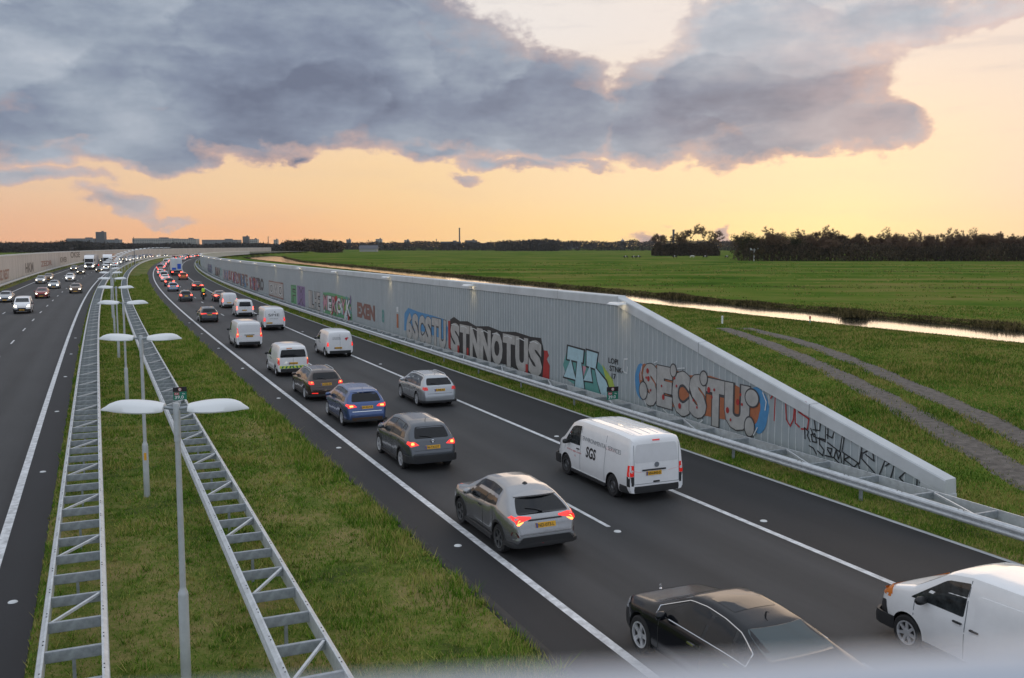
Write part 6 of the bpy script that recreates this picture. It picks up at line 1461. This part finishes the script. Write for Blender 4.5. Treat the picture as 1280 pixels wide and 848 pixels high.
streak = nz(shifted(cv, (0, 0, 0), (1, 4.5, 1), -.05), 6., 7, .6)
veil = M('MULTIPLY', mrange(streak, .50, .72, 0, .42, True), mrange(el, .09, .15, .25, 1.))
al = mrange(dens, -.05, .12, sm=True)
big = nz(shifted(cv, (.3, .1, 0), (1, 2., 1), -.10), 2.1, 3, .5); med = nz(shifted(cv, (0, .2, 0), (1, 1.6, 1), -.06), 6.5, 7, .58)
rel = M('SUBTRACT', v2, v1)
tone = M('ADD', M('ADD', M('MULTIPLY_ADD', M('SUBTRACT', fine, .5), .22, M('MULTIPLY', rel, .5)), mrange(el, .085, .19, -.12, .05)), M('ADD', M('MULTIPLY_ADD', big, .95, -.30), M('MULTIPLY', med, .62)))
tone = M('ADD', tone, M('MULTIPLY', mrange(core, .32, .0), .10))
ccol = rmp(N, L, tone, [(.16, (.15, .18, .265)), (.34, (.23, .275, .375)), (.50, (.33, .385, .475)), (.68, (.47, .52, .60)), (.86, (.72, .72, .74))])
warm = M('MULTIPLY', mrange(dens, .30, .02), mrange(el, .24, .10, .35, 1.)); ccol = mixc(N, L, M('MULTIPLY', warm, .85, clamp=True), ccol, (.78, .50, .40))
right = M('MULTIPLY', mrange(az, .12, .45), mrange(med, .42, .62)); ccol = mixc(N, L, M('MULTIPLY', right, .38), ccol, (.68, .46, .44))
ccol = mixc(N, L, M('MULTIPLY', mrange(el, .085, .01), .5), ccol, (.78, .52, .38))
ccol = mixc(N, L, mrange(el, .30, .8), ccol, (.80, .87, .98))
sky = mixc(N, L, veil, clear, mixc(N, L, .5, clear, (.46, .44, .50)))
sky = mixc(N, L, al, sky, ccol)
sky = mixc(N, L, M('LESS_THAN', Z_, -.005), sky, (.10, .11, .09))
bg2 = N.new('ShaderNodeBackground'); L.new(sky, bg2.inputs[0]); bg2.inputs[1].default_value = 1.03
L.new(ns.outputs[0], bg.inputs[0]); bg.inputs[1].default_value = .05
ad = N.new('ShaderNodeMixShader'); ad.inputs[0].default_value = .93; L.new(bg.outputs[0], ad.inputs[1]); L.new(bg2.outputs[0], ad.inputs[2]); L.new(ad.outputs[0], out.inputs[0])
w.cycles.sampling_method = 'MANUAL'; w.cycles.sample_map_resolution = 512
sd_ = bpy.data.lights.new('sun', 'SUN'); sd_.energy = .7; sd_.angle = R(48); sd_.color = (1., .74, .52); so = bpy.data.objects.new('sun', sd_); link(so)
dirv = Vector((math.sin(SUN_AZ) * math.cos(SUN_EL), math.cos(SUN_AZ) * math.cos(SUN_EL), math.sin(SUN_EL))); so.rotation_euler = dirv.to_track_quat('Z', 'Y').to_euler(); so.location = (0, 0, 60)

# ------------------------------------------------------------------ camera
cam = bpy.data.cameras.new('camera'); co = bpy.data.objects.new('camera', cam); link(co); scn.camera = co
cam.sensor_width = 23.6; cam.lens = 23.6 * 1172.226 / 1280; cam.clip_start = .05; cam.clip_end = 20000
co.location = (0, 0, CAMH); co.rotation_euler = (math.pi / 2 - math.atan((424 - 307.5) / 1172.226), 0, 0)
cam.dof.use_dof = True; cam.dof.focus_distance = 32; cam.dof.aperture_fstop = 3.0
scn.view_settings.view_transform = 'Standard'; scn.view_settings.look = 'None'; scn.view_settings.exposure = 0; scn.view_settings.gamma = 1
scn.cycles.use_denoising = True; scn.cycles.max_bounces = 5; scn.cycles.sample_clamp_indirect = 4.
# ------------------------------------------------------------------ air
hz = MB().box((0, 1150, 130), (7400, 5100, 266)).build('haze', mat('haze_dummy', (1, 1, 1))); hz['kind'] = 'stuff'
m = bpy.data.materials.new('haze_air'); m.use_nodes = True; N = m.node_tree.nodes; N.remove(N['Principled BSDF']); pv = N.new('ShaderNodeVolumePrincipled'); pv.inputs['Color'].default_value = (.8, .84, .9, 1); pv.inputs['Density'].default_value = .00004; pv.inputs['Anisotropy'].default_value = .2
m.node_tree.links.new(pv.outputs[0], N['Material Output'].inputs['Volume']); hz.data.materials.clear(); hz.data.materials.append(m)
scn.cycles.volume_bounces = 0
